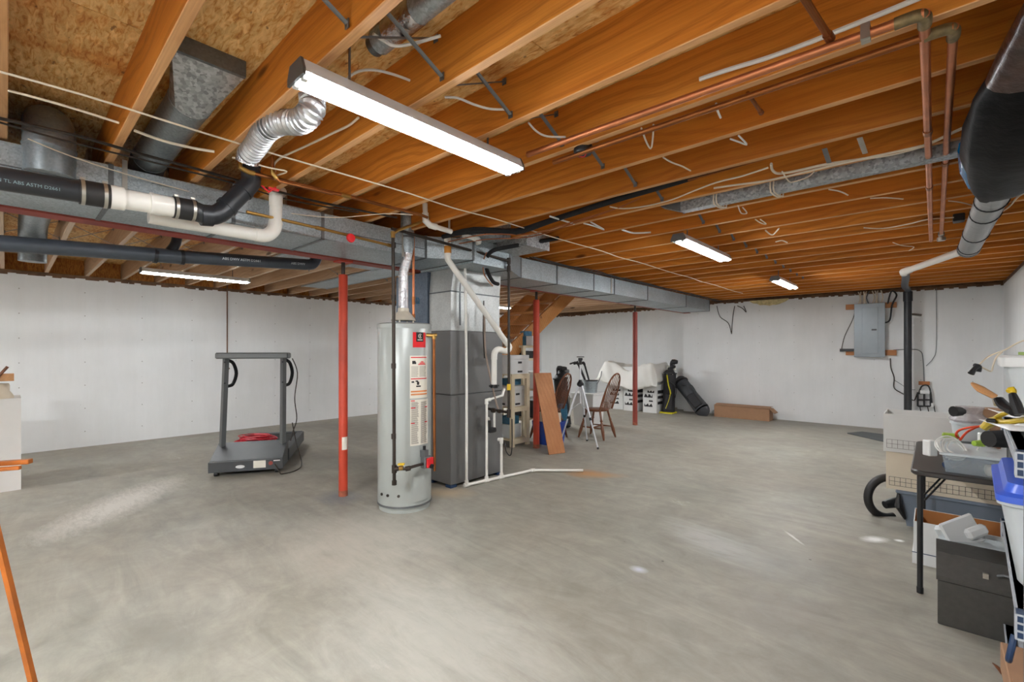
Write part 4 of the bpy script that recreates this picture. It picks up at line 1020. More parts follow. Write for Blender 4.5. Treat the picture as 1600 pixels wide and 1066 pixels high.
cable([(-5, 190), (110, 222), (240, 254), (360, 285), (450, 312), (560, 332)], 'second thinner black cable below the black cable run', .005, M_gas, Z=2.41)
cable([(363, 246), (378, 250), (420, 262), (448, 268), (432, 274)], 'cream cable hooked beside the copper elbow below the foil hose', .0045, Z=2.43)
cable([(430, 268), (428, 258), (440, 246), (470, 232), (500, 218), (520, 208), (545, 196), (560, 184)], 'cream cable arching up the joist right of the foil hose', .006, Z=2.50)
cable([(536, 132), (548, 118), (566, 110), (590, 110), (620, 118), (645, 128), (657, 137)], 'grey cable arching behind the nearest strip light housing', .0055, M_wirew, Z=2.55)
cable([(583, 53), (600, 64), (618, 72), (650, 67), (688, 56)], 'grey cable under the shiny foil duct', .006, M_wirew, Z=2.56)
cable([(695, 152), (715, 153), (740, 163), (765, 170), (790, 171)], 'white cable crossing the bay right of the nearest strip light top', .0055, M_wirew, Z=2.5)
cable([(826, 192), (838, 205), (855, 213), (884, 214)], 'white cable crossing the bay beside the steel strut above the light', .005, M_wirew, Z=2.47)
cable([(1093, 124), (1110, 118), (1150, 105), (1200, 90), (1260, 68), (1320, 44), (1380, 20), (1440, -5)], 'thick white cable running up the joist side to the top edge', .009, M_wirew, Z=2.50)
cable([(1002, 200), (1010, 222), (1017, 232), (1020, 215), (1021, 195)], 'small cream loop hanging under the copper pair', .0045, Z=2.44)
cable([(1119, 162), (1121, 172), (1126, 184)], 'short white cable end right of the small loop under the copper pair', .005, M_wirew, Z=2.44)
cable([(1141, 217), (1155, 222), (1167, 226), (1160, 218), (1154, 212)], 'v shaped white cable fold between joists near the ceiling middle', .0045, M_wirew, Z=2.44)
cable([(1036, 246), (1050, 254), (1066, 260), (1079, 267)], 'short cream cable crossing the bay left of the narrow duct', .0045, Z=2.45)
cable([(953, 323), (975, 326), (1010, 322), (1050, 312), (1085, 298), (1120, 285), (1160, 275), (1200, 262)], 'cream cable wandering beside the black foam line', .005, Z=2.43)
cable([(1205, 256), (1207, 266), (1216, 271), (1240, 268), (1290, 257), (1350, 248), (1400, 240), (1450, 225), (1500, 202), (1530, 193)], 'thick cream cable above the narrow duct running to the black bag', .0075, Z=2.44)
cable([(1115, 294), (1150, 289), (1200, 282), (1260, 268), (1330, 252), (1400, 237), (1440, 228)], 'second cream cable close to the narrow duct', .006, Z=2.42)
cable([(859, 338), (878, 344), (897, 350)], 'white cable end beside the speckled takeoff duct', .007, M_wirew, Z=2.43)
cable([(912, 349), (928, 353), (944, 359), (932, 352), (923, 347)], 'white cable fork in the second bay beyond the furnace', .0065, M_wirew, Z=2.44)
cable([(972, 359), (990, 364), (1017, 363)], 'flat double white cable in the third bay beyond the furnace', .008, M_wirew, Z=2.44)
cable([(1153, 321), (1158, 333), (1167, 333), (1160, 324)], 'tiny cream loop below the left end of the narrow duct', .0045, Z=2.44)
cable([(1180, 343), (1190, 349), (1197, 350), (1188, 343)], 'tiny cream loop one joist farther than the narrow duct loop', .0045, Z=2.44)
cable([(1196, 360), (1203, 366), (1209, 366), (1217, 357)], 'pale cream loop above the middle strip light end', .006, Z=2.44)
cable([(1212, 378), (1222, 376), (1230, 379)], 'dusty pale cable end right of the middle strip light', .006, Z=2.44)
cable([(1295, 296), (1312, 299), (1325, 305)], 'short cream cable crossing a bay left of the copper pair', .0045, Z=2.45)
cable([(1360, 310), (1385, 309), (1411, 311)], 'cream cable crossing the next bay left of the copper pair', .0045, Z=2.45)
cable([(1350, 356), (1380, 357), (1420, 350), (1450, 343), (1490, 340)], 'cream cable drooping under joists to the small black box', .005, Z=2.43)
cable([(1482, 314), (1500, 316), (1520, 321)], 'cream cable left of the grey wrapped duct', .004, Z=2.43)
cable([(1545, 334), (1560, 333), (1578, 322), (1590, 308), (1605, 300)], 'cream cable curving right of the grey wrapped duct to the edge', .006, Z=2.43)
cable([(1395, 379), (1410, 384), (1428, 386), (1420, 392)], 'thin cream cable loop below the end of the copper pair', .004, Z=2.44)
cable([(1222, 268), (1232, 283), (1240, 284), (1262, 277), (1272, 268)], 'cream cable swag hanging below the narrow duct', .004, Z=2.42)
m = MB(); q = P(1498, 341, Z=2.43); m.box(tuple(q), (.07, .10, .06), bev=.006); single('junction_box', m, M_blk, 'small black junction box between joists left of the grey wrapped duct', 'box')
q = P(911, 238, Z=2.42)
t = thing('junction_box', 'open black electrical box with red wires at the joist near the nearest strip light end', 'box', tuple(q))
m = MB(); m.lathe([(.045, -.01), (.05, .0), (.05, .03)], tuple(q), 12); mesh_obj('box_body', m, M_blk, t)
m = MB(); m.tube([q + Vector((-.03, 0, -.012)), q + Vector((0, .01, -.02)), q + Vector((.03, -.01, -.012))], .003, n=5, smooth=3); mesh_obj('red_wire', m, M_red, t)
for i, (pp, lab) in enumerate((([(1120, 478), (1125, 495), (1138, 505), (1143, 522)], 'dark wire strand hanging from the wall top right of the duct end'),
              ([(1148, 478), (1145, 495), (1143, 522)], 'second dark wire strand joining the first below the wall top'), ([(1152, 478), (1160, 482), (1166, 488), (1162, 478)], 'tangled short dark wires at the wall top'))):
    m = MB(); m.tube([P(a, b_, Y=10.395) for a, b_ in pp], .007, n=6, smooth=4); single('wire', m, M_gas, lab, 'cable')
m = MB()
rings = []
for i in range(13):
    t_ = i / 12; h = .02 + .10 * math.sin(PI * t_) ** .8 + random.uniform(-.01, .01)
    c = P(1172 + 60 * t_, 466, Y=YB - .02); x_ = c.x
    rings.append([(x_, YB - .003, 2.41), (x_, YB - .05 - random.uniform(0, .02), 2.40), (x_, YB - .045, 2.41 - h * .6), (x_, YB - .004, 2.41 - h)])
m.loft(rings); single('insulation_tuft', m, M_insul, 'tuft of yellow insulation sticking out at the far wall top', 'insulation', smooth=60)

# ------------------------------------------------------------------ grey wrapped duct, bag, stack pipe
gd = thing('insulated_duct', 'grey foil-wrapped round duct with black ties coming out of the black bag', 'duct', (.25, 4, 2.3))
g0 = Vector((.33, 2.3, 2.36)); g0 = P(1583, 240, Z=2.31); g1 = P(1514, 388, Z=2.33); gm = P(1545, 320, Z=2.32)
m = MB(); m.tube([g0 + (g0 - g1).normalized() * .8, g0, gm, g1], [.075, .075, .078, .078], n=22); mesh_obj('wrapped_tube', m, M_wrap, gd)
m = MB(); m.lathe([(.082, 0), (.084, .05), (.05, .062)], (0, 0, 0), 22, M=frame(g1 - (g1 - g0).normalized() * .02, Vector((1, 0, 0)), (0, 0, 1)) @ Matrix.Rotation(PI, 4, 'X')); mesh_obj('end_cap', m, M_galvd, gd)
for t_ in (.02, .12, .2, .32, .45, .72, .95):
    c = g0.lerp(g1, t_); d = (g1 - g0).normalized(); m = MB(); m.cyl(c, c + d * (.02 if t_ > .5 else .012), .083, n=20); mesh_obj('black_tie', m, M_blk, gd)
b0 = g0.lerp(g1, .14)
m = MB(); m.tube([b0, b0 + Vector((.2, .05, .03)), b0 + Vector((.42, .08, .04))], .045, n=16); mesh_obj('black_side_branch', m, M_blkfoam, gd)
t = thing('drain_stack', 'black drain stack in front of the far wall right of the electric panel', 'pipe', (-.3, 10.1, 0))
k0 = P(1412, 425, Z=2.38); kw = P(1421, 500, Y=10.15); kz = (kw.x - .02, 10.15)
m = MB(); m.tube([(kz[0], 10.15, .0), (kz[0], 10.15, 2.35)], .052, n=18); mesh_obj('stack', m, M_abs, t)
m = MB(); m.cyl((kz[0], 10.15, 2.2), (kz[0], 10.15, 2.36), .062, n=18); mesh_obj('hub', m, M_abs, t)
m = MB(); m.cyl((kz[0], 10.15, 0), (kz[0], 10.15, .06), .09, n=18); mesh_obj('floor_collar', m, M_abs, t)
m = MB(); m.tube([(kz[0], 10.15, 2.33), (kz[0], 10.1, 2.39), (kz[0] - .02, 9.6, 2.40), (k0.x, k0.y + .6, 2.39), (k0.x, k0.y, 2.38)], .045, n=16, smooth=3); mesh_obj('upper_run', m, M_absg, t)
m = MB(); m.tube([k0, g1 + Vector((-.02, .08, 0))], .036, n=16); mesh_obj('white_run', m, M_pvc, t)
m = MB(); m.tube([k0 + Vector((.06, -.14, 0)), k0, k0 + Vector((0, .12, 0))], .045, n=16); mesh_obj('white_elbow', m, M_pvc, t)

# black plastic bag slung under the joists
bag = thing('plastic_bag', 'big black plastic bag slung under the joists at the upper right edge', 'bag', (.4, 3.0, 2.3))
def bring(y, xl, xr, zt_, zb_, n=26, amp=.017):
    out = []
    for k in range(n):
        a = 2 * PI * k / n; c, s = math.cos(a), math.sin(a)
        rr = 1 + amp * 8 * (random.random() - .5)
        out.append(((xl + xr) / 2 + (xr - xl) / 2 * (abs(c) ** .8) * (1 if c > 0 else -1) * rr, y + random.uniform(-.02, .02), (zt_ + zb_) / 2 + (zt_ - zb_) / 2 * (abs(s) ** .8) * (1 if s > 0 else -1) * rr))
    return out
rg = []
left = [(2.36, P(1541, 92, Z=2.43)), (2.7, P(1519, 150, Z=2.40)), (3.0, P(1508, 200, Z=2.36))]
spec = [(1.95, .22, .72, 2.435, 2.33), (2.25, .17, .70, 2.436, 2.27), (2.5, .125, .68, 2.436, 2.22), (2.8, .10, .64, 2.436, 2.17), (3.05, .10, .60, 2.436, 2.16), (3.3, .12, .5, 2.43, 2.17), (3.55, .14, .42, 2.40, 2.18), (3.8, .17, .36, 2.38, 2.22), (3.95, .2, .32, 2.34, 2.25)]
rings = [bring(*s_) for s_ in spec]
m = MB(); m.loft(rings); mesh_obj('bag_body', m, M_bag, bag, smooth=50)
m = MB(); m.loft([bring(y, xl - .006, xr, zt_ + .0, zb_ - .006, amp=.004) for (y, xl, xr, zt_, zb_) in ((1.55, .26, .74, 2.43, 2.38), (1.9, .21, .72, 2.435, 2.33), (2.2, .165, .70, 2.436, 2.275), (2.36, .14, .69, 2.436, 2.25))]); mesh_obj('brown_film_cover', m, M_bagbr, bag, smooth=50)
m = MB(); m.loft([bring(y, xl, xr, zt_, zb_, n=12, amp=.02) for (y, xl, xr, zt_, zb_) in ((3.1, .085, .16, 2.40, 2.28), (3.3, .09, .18, 2.40, 2.25), (3.5, .12, .2, 2.37, 2.24))]); mesh_obj('blue_film', m, M_bluefilm, bag, smooth=50)

# ------------------------------------------------------------------ electric panel
pz0, pz1 = 1.26, 2.21; pxl, pxr = P(1336, 500, Y=YB).x, P(1384, 500, Y=YB).x
def zof(py, px=1360): return P(px, py, Y=YB - .05).z
ep = thing('electric_panel', 'grey electric breaker panel on the far wall', 'electric panel', ((pxl + pxr) / 2, YB, pz0))
for zz in (zof(478), zof(551)):
    m = MB(); m.b2((P(1322, 500, Y=YB).x, YB - .045, zz - .05), (P(1401, 500, Y=YB).x, YB - .001, zz + .045)); mesh_obj('backing_board', m, M_block, ep, smooth=0)
m = MB(); m.b2((pxl + .01, YB - .12, pz0 + .01), (pxr - .01, YB - .045, pz1 - .01)); mesh_obj('box_body', m, M_panel, ep, smooth=0)
m = MB(); m.b2((pxl, YB - .13, pz0), (pxr, YB - .12, pz1), bev=.004); mesh_obj('cover', m, M_panel, ep)
dxl = P(1347, 500, Y=YB - .13).x; dxr = P(1372, 500, Y=YB - .13).x; dzt, dzb = zof(481), zof(552.5)
m = MB(); m.b2((dxl, YB - .136, dzb), (dxr, YB - .13, dzt), bev=.002); d = mesh_obj('door', m, M_panel, ep)
m = MB(); m.b2((dxr - .09, YB - .14, zof(517)), (dxr - .02, YB - .136, zof(514.5))); mesh_obj('latch', m, M_blk, d, smooth=0)
for i in range(9):
    x_ = pxl + .05 + i * .04; sx = random.uniform(-.04, .04)
    m = MB(); m.tube([(x_, YB - .08, pz1 - .02), (x_ + sx, YB - .09, pz1 + .1), (x_ + sx * .3, YB - .06, pz1 + .2), (x_, YB - .05, 2.43)], .009, n=6, smooth=3); mesh_obj('service_cable', m, M_wire if i not in (4,) else M_galvd, ep)
m = MB(); m.tube([(pxr - .01, YB - .08, pz1 - .35), (pxr + .06, YB - .08, pz1 - .3), (pxr + .09, YB - .09, pz1 - .05), (pxr + .15, YB - .08, pz1 + .12), (pxr + .08, YB - .07, pz1 + .19), (pxr + .03, YB - .07, pz1 - .02)], .013, n=8, smooth=4); mesh_obj('black_cable_loop', m, M_blk, ep)
def wcable(pts, label, r=.006, mt=M_gas):
    m = MB(); m.tube([P(a, b_, Y=YB - .02) for a, b_ in pts], r, n=6, smooth=4); single('wall_cable', m, mt, label, 'cable')
wcable([(1336, 486), (1332, 500), (1320, 525), (1315, 545)], 'thin grey cable hanging left of the electric panel')
wcable([(1391, 560), (1392, 575), (1397, 590), (1397, 606), (1408, 614), (1418, 619), (1428, 626), (1433, 615)], 'dark cable hanging from the electric panel down to the wire rack', .008)
wcable([(1396, 547), (1425, 546), (1438, 549), (1442, 560), (1444, 598)], 'pale cable arching from the panel to the wall outlet', .006, M_galvd)
wcable([(1463, 450), (1463, 540), (1458, 560), (1447, 572)], 'thin grey cable down the far wall right of the black stack', .004, M_galvd)
wcable([(1397, 594), (1410, 602), (1418, 608), (1430, 609)], 'thin pale cable behind the black stack', .004, M_galvd)
m = MB(); m.b2((P(1313, 547, Y=YB).x, YB - .07, zof(549.5)), (pxl - .01, YB - .002, zof(545))); single('wall_bracket', m, M_blk, 'flat black bar on the wooden board left of the electric panel', 'bracket', smooth=0)
# wire rack with charger
rk = thing('wire_rack', 'small black wire rack holding chargers on the far wall', 'rack', tuple(P(1445, 630, Y=YB)))
def RK(px, py, d=.06): return P(px, py, Y=YB - d)
m = MB()
for a, b_ in (((1434, 613), (1434, 635)), ((1454, 613), (1454, 635)), ((1434, 635), (1454, 635)), ((1434, 615), (1454, 615)), ((1434, 625), (1454, 625)), ((1444, 615), (1444, 635))): m.cyl(RK(*a), RK(*b_), .013, n=6)
m.tube([RK(1436, 614), RK(1440, 604), RK(1448, 602), RK(1453, 608), RK(1456, 630)], .011, n=6, smooth=3); mesh_obj('frame', m, M_blk, rk)
m = MB(); m.box(tuple(RK(1445, 613, .07)), (.12, .05, .06), bev=.006); mesh_obj('white_charger', m, M_white, rk)
m = MB(); m.box(tuple(RK(1456, 633, .05)), (.05, .04, .07), bev=.006); mesh_obj('white_plug', m, M_white, rk)
m = MB(); m.box(tuple(RK(1444, 599, .03)), (.14, .05, .06)); mesh_obj('wood_block', m, M_block, rk)
for x_ in (1437, 1449, 1459):
    m = MB(); m.tube([RK(x_, 634), RK(x_ + 1, 640), RK(x_ + 3, 648)], .007, n=5); mesh_obj('hanging_cord', m, M_blk, rk)
m = MB(); m.tube([P(1424, 491, Y=YB - .01), P(1440, 493, Y=YB - .01)], .035, n=8, flat=.5); single('mortar_patch', m, mat('grey_mortar', (120, 112, 104), .9, var=.3, bmp=.5), 'small rough grey mortar patch on the far wall behind the stack', 'patch')

# ------------------------------------------------------------------ stairs
sx = [-5.65, -5.2, -4.75]
st = thing('basement_stairs', 'wooden stairs seen from below behind the furnace', 'stairs', (-5.2, 3.4, 0))
u = P(898, 464, X=sx[2]); l_ = P(844, 519, X=sx[2]); sl = (u.z - l_.z) / (u.y - l_.y)
ang_s = math.atan(sl)
def zs(y): return l_.z + sl * (y - l_.y)
ytop = l_.y + (2.42 - l_.z) / sl
ybot = l_.y - l_.z / sl
ycut = 3.85
for x_ in sx:
    m = MB(); prof = [(ycut, 0.0), (ycut, sl * (ycut - ybot + .42)), (ytop - .40, 2.42), (ytop, 2.42), (ycut + .1, sl * (ycut + .1 - ybot)), (ycut + .1, 0)]
    m.loft([[(x_ - .019, y, z) for y, z in prof], [(x_ + .019, y, z) for y, z in prof]]); mesh_obj('stringer', m, M_stair, st, smooth=0)
nst = 12
for i in range(nst):
    z = .2 * (i + 1); y = ybot - .36 + (z - .02) / sl - .0
    if z > 2.4: break
    if y < ycut: continue
    m = MB(); m.b2((sx[0] + .019, y - .02, z), (sx[2] - .019, y + .22, z + .036)); mesh_obj('tread', m, M_stair, st, smooth=0)

# ------------------------------------------------------------------ shelves under the stairs
la = thing('wooden_shelf', 'low cream painted wooden shelf ladder standing right of the furnace', 'shelf', (-4.4, 4.98, 0))
xa0, xa1, ya0, ya1 = -4.95, -4.42, 4.84, 5.17
for x_ in (xa0, xa1):
    for y_ in (ya0, ya1): m = MB(); m.b2((x_ - .018, y_ - .035, 0), (x_ + .018, y_ + .035, 1.02)); mesh_obj('post', m, M_cream, la, smooth=0)
    for z_ in (.04, .5, .97): m = MB(); m.b2((x_ - .02, ya0, z_), (x_ + .02, ya1, z_ + .05)); mesh_obj('rail', m, M_cream, la, smooth=0)
for z_ in (.09, .55, 1.02): m = MB(); m.b2((xa0 - .02, ya0 - .03, z_), (xa1 + .02, ya1 + .03, z_ + .018)); mesh_obj('shelf_board', m, M_cream, la, smooth=0)
lb = thing('wooden_shelf', 'taller cream wooden shelf unit under the stairs behind the first red-post shelf', 'shelf', (-5, 5.5, 0))
xb0, xb1, yb0, yb1 = -5.75, -4.66, 5.36, 5.66
for x_ in (xb0, xb1):
    for y_ in (yb0, yb1): m = MB(); m.b2((x_ - .018, y_ - .03, 0), (x_ + .018, y_ + .03, 1.44 if y_ == yb0 else 1.44)); mesh_obj('post', m, M_cream, lb, smooth=0)
for z_ in (.3, .75, 1.22, 1.42): m = MB(); m.b2((xb0, yb0 - .03, z_), (xb1 + .02, yb1 + .03, z_ + .035)); mesh_obj('shelf_board', m, M_cream, lb, smooth=0)
def carton(x0, y0, z0, x1, y1, z1, mt, label, name='carton'):
    m = MB(); m.b2((x0, y0, z0), (x1, y1, z1), bev=.004); m.b2((x0 + .01, (y0 + y1) / 2 - .02, z1 - .001), (x1 - .01, (y0 + y1) / 2 + .02, z1 + .002)); return single(name, m, mt, label, 'box')
def filebox(x0, y0, z0, x1, y1, z1, label, face='X'):
    t = thing('file_box', label, 'box', ((x0 + x1) / 2, (y0 + y1) / 2, z0), group='white file boxes under the stairs')
    m = MB(); m.b2((x0, y0, z0), (x1, y1, z1 - .06)); mesh_obj('body', m, M_fileb, t, smooth=0)
    m = MB(); m.b2((x0 - .006, y0 - .006, z1 - .06), (x1 + .006, y1 + .006, z1), bev=.004); mesh_obj('lid', m, M_fileb, t)
    m = MB(); yc = (y0 + y1) / 2; zc = z0 + (z1 - z0) * .55
    m.b2((x1, yc - .04, zc), (x1 + .003, yc + .04, zc + .028)); mesh_obj('handle_hole', m, M_inkd, t, smooth=0)
    m = MB(); m.tube([(x1 + .001, yc, z0 + .03), (x1 + .003, yc, z0 + .03)], .055, n=14); o = mesh_obj('printed_oval', m, M_ink, t)
    m2 = MB(); m2.b2((x1, yc - .05, z0 + .018), (x1 + .004, yc + .05, z0 + .045)); mesh_obj('printed_bar', m2, M_inkd, t, smooth=0)
    bpy.data.objects.remove(o)
    xc = (x0 + x1) / 2; m2 = MB(); m2.b2((xc - .05, y0 - .003, z0 + .02), (xc + .05, y0, z0 + .045)); mesh_obj('printed_bar', m2, M_inkd, t, smooth=0)
    return t
filebox(-4.88, 4.81, 1.04, -4.42, 5.2, 1.31, 'white lidded file box on top of the low cream shelf')
filebox(-4.78, 4.85, .57, -4.46, 5.15, .86, 'white lidded file box on the middle board of the low cream shelf')
carton(-4.98, 5.38, 1.255, -4.68, 5.62, 1.37, M_golfb, 'black case squeezed under the top board of the taller shelf')
filebox(-4.9, 5.42, .79, -4.5, 5.7, 1.05, 'white lidded file box halfway up the taller shelf beside the red post')
filebox(-5.7, 5.42, .79, -5.3, 5.7, 1.08, 'white lidded file box at the far side of the taller shelf')
q0 = P(822, 540, Y=5.42)
carton(-4.83, 5.42, 1.457, -4.68, 5.6, 1.60, M_bluet, 'teal boxed pack on the taller shelf top, left one')
carton(-4.66, 5.42, 1.457, -4.53, 5.6, 1.60, M_fileb, 'white and teal boxed pack on the taller shelf top, next to the post')
carton(-4.80, 5.44, 1.605, -4.69, 5.6, 1.68, M_bluet, 'small dark teal pack stacked on the teal boxed pack')
carton(-5.25, 5.45, 1.457, -5.05, 5.65, 1.56, M_fileb, 'small white carton on the taller shelf top below the slanting pipe')
carton(-4.74, 4.88, .11, -4.5, 5.12, .30, M_frost, 'pale plastic box on the bottom board of the low cream shelf')
carton(-4.72, 4.9, .305, -4.52, 5.1, .42, M_bluet, 'blue folded pack on the pale plastic box')
carton(-4.70, 4.87, .875, -4.5, 5.12, .97, M_bluet, 'blue flat pack on the file box in the low cream shelf')
carton(-4.95, 5.45, .34, -4.55, 5.7, .6, M_golfb, 'dark storage case low on the taller shelf')
m = MB(); m.lathe([(.03, 0), (.04, .06), (.06, .07), (.04, .09)], (-4.66, 4.97, .872), 12); 
# blue bin between shelf and post
m = MB(); m.openbox((-4.4, 5.25, 0), (-3.99, 5.55, .34), .006, .03); single('storage_bin', m, M_bluep, 'blue plastic bin on the floor behind the middle red post', 'bin', smooth=0)
m = MB(); m.b2((-4.34, 5.3, .06), (-4.05, 5.5, .46)); single('paper_bag', m, M_boxt, 'cream paper bag standing in the blue bin', 'bag', smooth=0)

# ------------------------------------------------------------------ leaning plank
bt = P(857, 711, Z=0); bt2 = P(882, 708, Z=0)
b0_ = Vector((bt.x, bt.y, 0)); b1_ = Vector((bt2.x, bt2.y, 0))
tp0 = P(834, 584, D=6.42); tp1 = P(860, 583, D=6.53); tp0.z = tp1.z = (tp0.z + tp1.z) / 2
tp0 = Vector((-4.085, tp0.y, tp0.z)) if False else tp0
nrm = (b1_ - b0_).cross(tp0 - b0_).normalized() * .018
m = MB(); m.add([b0_, b1_, tp1, tp0, b0_ + nrm, b1_ + nrm, tp1 + nrm, tp0 + nrm], [(0, 1, 2, 3), (7, 6, 5, 4), (0, 4, 5, 1), (1, 5, 6, 2), (2, 6, 7, 3), (3, 7, 4, 0)])
me = MB(); me.v = []; 
o = single('wooden_board', m, M_plank, 'reddish brown veneer board leaning against the middle red post', 'board', smooth=0)

# ------------------------------------------------------------------ windsor chairs
def rot_part(pts): return pts
def turned(m, p0, p1, r, segs_=((0, .6), (.12, .85), (.3, 1.25), (.5, 1.0), (.62, .7), (.66, 1.15), (.72, .75), (1, .8))):
    p0 = Vector(p0); p1 = Vector(p1); m.tube([p0.lerp(p1, t) for t, _ in segs_], [r * k for _, k in segs_], n=10, smooth=2)
def chair(x, y, rz, label):
    """bow-back windsor; faces local -X, back at +X"""
    t = thing('windsor_chair', label, 'chair', (x, y, 0), rz, group='bow-back wooden chairs')
    m = MB(); rings = []
    def ring(z, k):
        return [(.20 * k * math.cos(a) * (1 if math.cos(a) < 0 else .92) - .0, .215 * k * math.sin(a), z) for a in [2 * PI * i / 24 for i in range(24)]]
    m.loft([ring(.425, .86), ring(.435, .97), ring(.452, 1.0), ring(.455, .96)]); mesh_obj('seat', m, M_chair, t, local=True)
    feet = {}
    for sx_, sy_ in ((-1, -1), (-1, 1), (1, -1), (1, 1)):
        top = (sx_ * .12, sy_ * .12, .43); ft = (sx_ * .225, sy_ * .19, 0)
        m = MB(); turned(m, ft, top, .021); mesh_obj('leg', m, M_chair, t, local=True); feet[(sx_, sy_)] = (Vector(ft), Vector(top))
    def mid(k, f): return feet[k][0].lerp(feet[k][1], f)
    for sy_ in (-1, 1):
        m = MB(); m.tube([mid((-1, sy_), .4), (mid((-1, sy_), .4) + mid((1, sy_), .4)) / 2, mid((1, sy_), .4)], [.007, .012, .007], n=8, smooth=4); mesh_obj('stretcher', m, M_chair, t, local=True)
    a_ = (mid((-1, -1), .4) + mid((1, -1), .4)) / 2; c_ = (mid((-1, 1), .4) + mid((1, 1), .4)) / 2
    m = MB(); m.tube([a_, (a_ + c_) / 2, c_], [.007, .012, .007], n=8, smooth=4); mesh_obj('cross_stretcher', m, M_chair, t, local=True)
    def bowp(th):
        y_ = -.20 * math.cos(th) * (1 + .28 * math.sin(th)) ; z_ = .45 + .57 * (math.sin(th) ** .72 if math.sin(th) > 0 else 0)
        return Vector((.155 + (z_ - .45) * .34 , y_, z_))
    m = MB(); m.tube([bowp(PI * i / 24) for i in range(25)], .0135, n=8); mesh_obj('bow', m, M_chair, t, local=True)
    for k in range(8):
        f = -.0 + (k - 3.5) / 3.5
        yb2 = f * .15; th = math.acos(max(-1, min(1, -f * .80))); q = bowp(th)
        m = MB(); m.tube([(.16, yb2, .45), ((.16 + q.x) / 2, (yb2 + q.y) / 2, (.45 + q.z) / 2), q], [.0065, .008, .005], n=6); mesh_obj('spindle', m, M_chair, t, local=True)
    m = MB()
    return t
chair(-4.50, 5.78, .12, 'bow-back wooden chair half hidden behind the leaning board')
chair(-3.95, 6.32, .05, 'bow-back wooden chair in full view behind the tripod')

# ------------------------------------------------------------------ tripod
tr = thing('camera_tripod', 'silver camera tripod with black head standing before the chairs', 'tripod', (-3.80, 5.63, 0))
tx, ty = -3.80, 5.63
feet_ = [(-3.46, 5.56), (-3.90, 5.96), (-4.02, 5.42)]
for (fx, fy) in feet_:
    top = Vector((tx + (fx - tx) * .08, ty + (fy - ty) * .08, .88)); ft = Vector((fx, fy, .012)); mid_ = top.lerp(ft, .55)
    m = MB(); m.cyl(top, mid_, .015, n=8); l_o = mesh_obj('leg', m, M_silver, tr)
    m = MB(); m.cyl(mid_, ft, .011, n=8); mesh_obj('lower_tube', m, M_silver, l_o)
    m = MB(); m.cyl(mid_ + (top - mid_).normalized() * .02, mid_ - (top - mid_).normalized() * .02, .017, n=8); mesh_obj('leg_lock', m, M_blk, l_o)
    m = MB(); m.lathe([(.012, 0), (.017, .012), (.01, .03)], (fx, fy, 0), 10); mesh_obj('rubber_foot', m, M_blk, l_o)
    m = MB(); m.cyl(top.lerp(ft, .42), Vector((tx, ty, .62)), .005, n=6); mesh_obj('brace', m, M_silver, l_o)
m = MB(); m.cyl((tx, ty, .6), (tx, ty, 1.2), .012, n=10); mesh_obj('centre_column', m, M_silver, tr)
m = MB(); m.lathe([(.03, .85), (.05, .87), (.05, .90), (.028, .93), (.022, .95)], (tx, ty, 0), 14); mesh_obj('collar', m, M_blk, tr)
m = MB(); m.cyl((tx, ty, 1.17), (tx, ty, 1.24), .022, n=10); m.box((tx, ty, 1.25), (.06, .05, .04), rz=YAW, bev=.006); hd = mesh_obj('pan_head', m, M_blk, tr)
m = MB(); m.box((tx, ty, 1.283), (.10, .07, .012), rz=YAW); mesh_obj('camera_plate', m, M_blk, hd, smooth=0)
hdl = Vector((tx, ty, 1.23)) - RT * .155 + Vector((0, 0, -.05))
m = MB(); m.cyl((tx, ty, 1.235), Vector((tx, ty, 1.23)).lerp(hdl, .45), .005, n=6); m.cyl(Vector((tx, ty, 1.23)).lerp(hdl, .45), hdl, .012, n=8); mesh_obj('pan_handle', m, M_blk, hd)

# ------------------------------------------------------------------ bins and buckets behind the chairs
t = thing('storage_tote', 'translucent white tall tote on the floor behind the tripod', 'tote', (-4.75, 7.2, 0))
m = MB(); m.openbox((-4.98, 7.1, 0), (-4.52, 7.5, .56), .006, .03); mesh_obj('body', m, M_white, t, smooth=0)
m = MB(); m.b2((-5.0, 7.08, .56), (-4.5, 7.52, .6), bev=.008); mesh_obj('lid', m, M_white, t)
t = thing('metal_pail', 'round grey metal pail standing on the white tote', 'bucket', (-4.7, 7.3, .6))
m = MB(); m.lathe([(.115, .6), (.135, .82), (.14, .825), (.131, .82), (.112, .61)], (-4.7, 7.3, 0), 24); mesh_obj('body', m, M_galv, t)
m = MB(); m.lathe([(.138, .815), (.143, .82), (.138, .828)], (-4.7, 7.3, 0), 24); mesh_obj('black_rim', m, M_blk, t)
def club(name, p0, p1, r, label, head=True, mt=M_golfb, headr=.03):
    t = thing(name, label, 'umbrella' if 'umbrella' in name else 'club', tuple(p0))
    m = MB(); m.tube([p0, Vector(p0).lerp(Vector(p1), .5), p1], [r * .5, r, r * 1.1], n=8, smooth=2); mesh_obj('shaft', m, mt, t)
    d = (Vector(p1) - Vector(p0)).normalized()
    m = MB(); m.tube([p1, Vector(p1) + d * .05 + Vector((-.02, 0, .01)), Vector(p1) + d * .06 + Vector((-.08, -.03, -.02))], [r, headr, headr * .6], n=8, smooth=3); mesh_obj('handle', m, mt, t)
club('umbrella', (-4.72, 7.3, .62), P(905, 572, Y=7.25), .022, 'folded black umbrella with curved top standing in the pail')
club('umbrella', (-4.68, 7.32, .62), P(914, 572, Y=7.3), .016, 'thin black umbrella leaning right of the curved one')
m = MB(); m.tube([P(935, 597, Y=7.3), P(939, 588, Y=7.3), P(940, 580, Y=7.3)], .008, n=6); m.tube([(-4.63, 7.33, .7), P(935, 597, Y=7.3)], .006, n=6); single('metal_rod', m, M_steel, 'thin dark rod poking out of the pail to the right', 'rod')
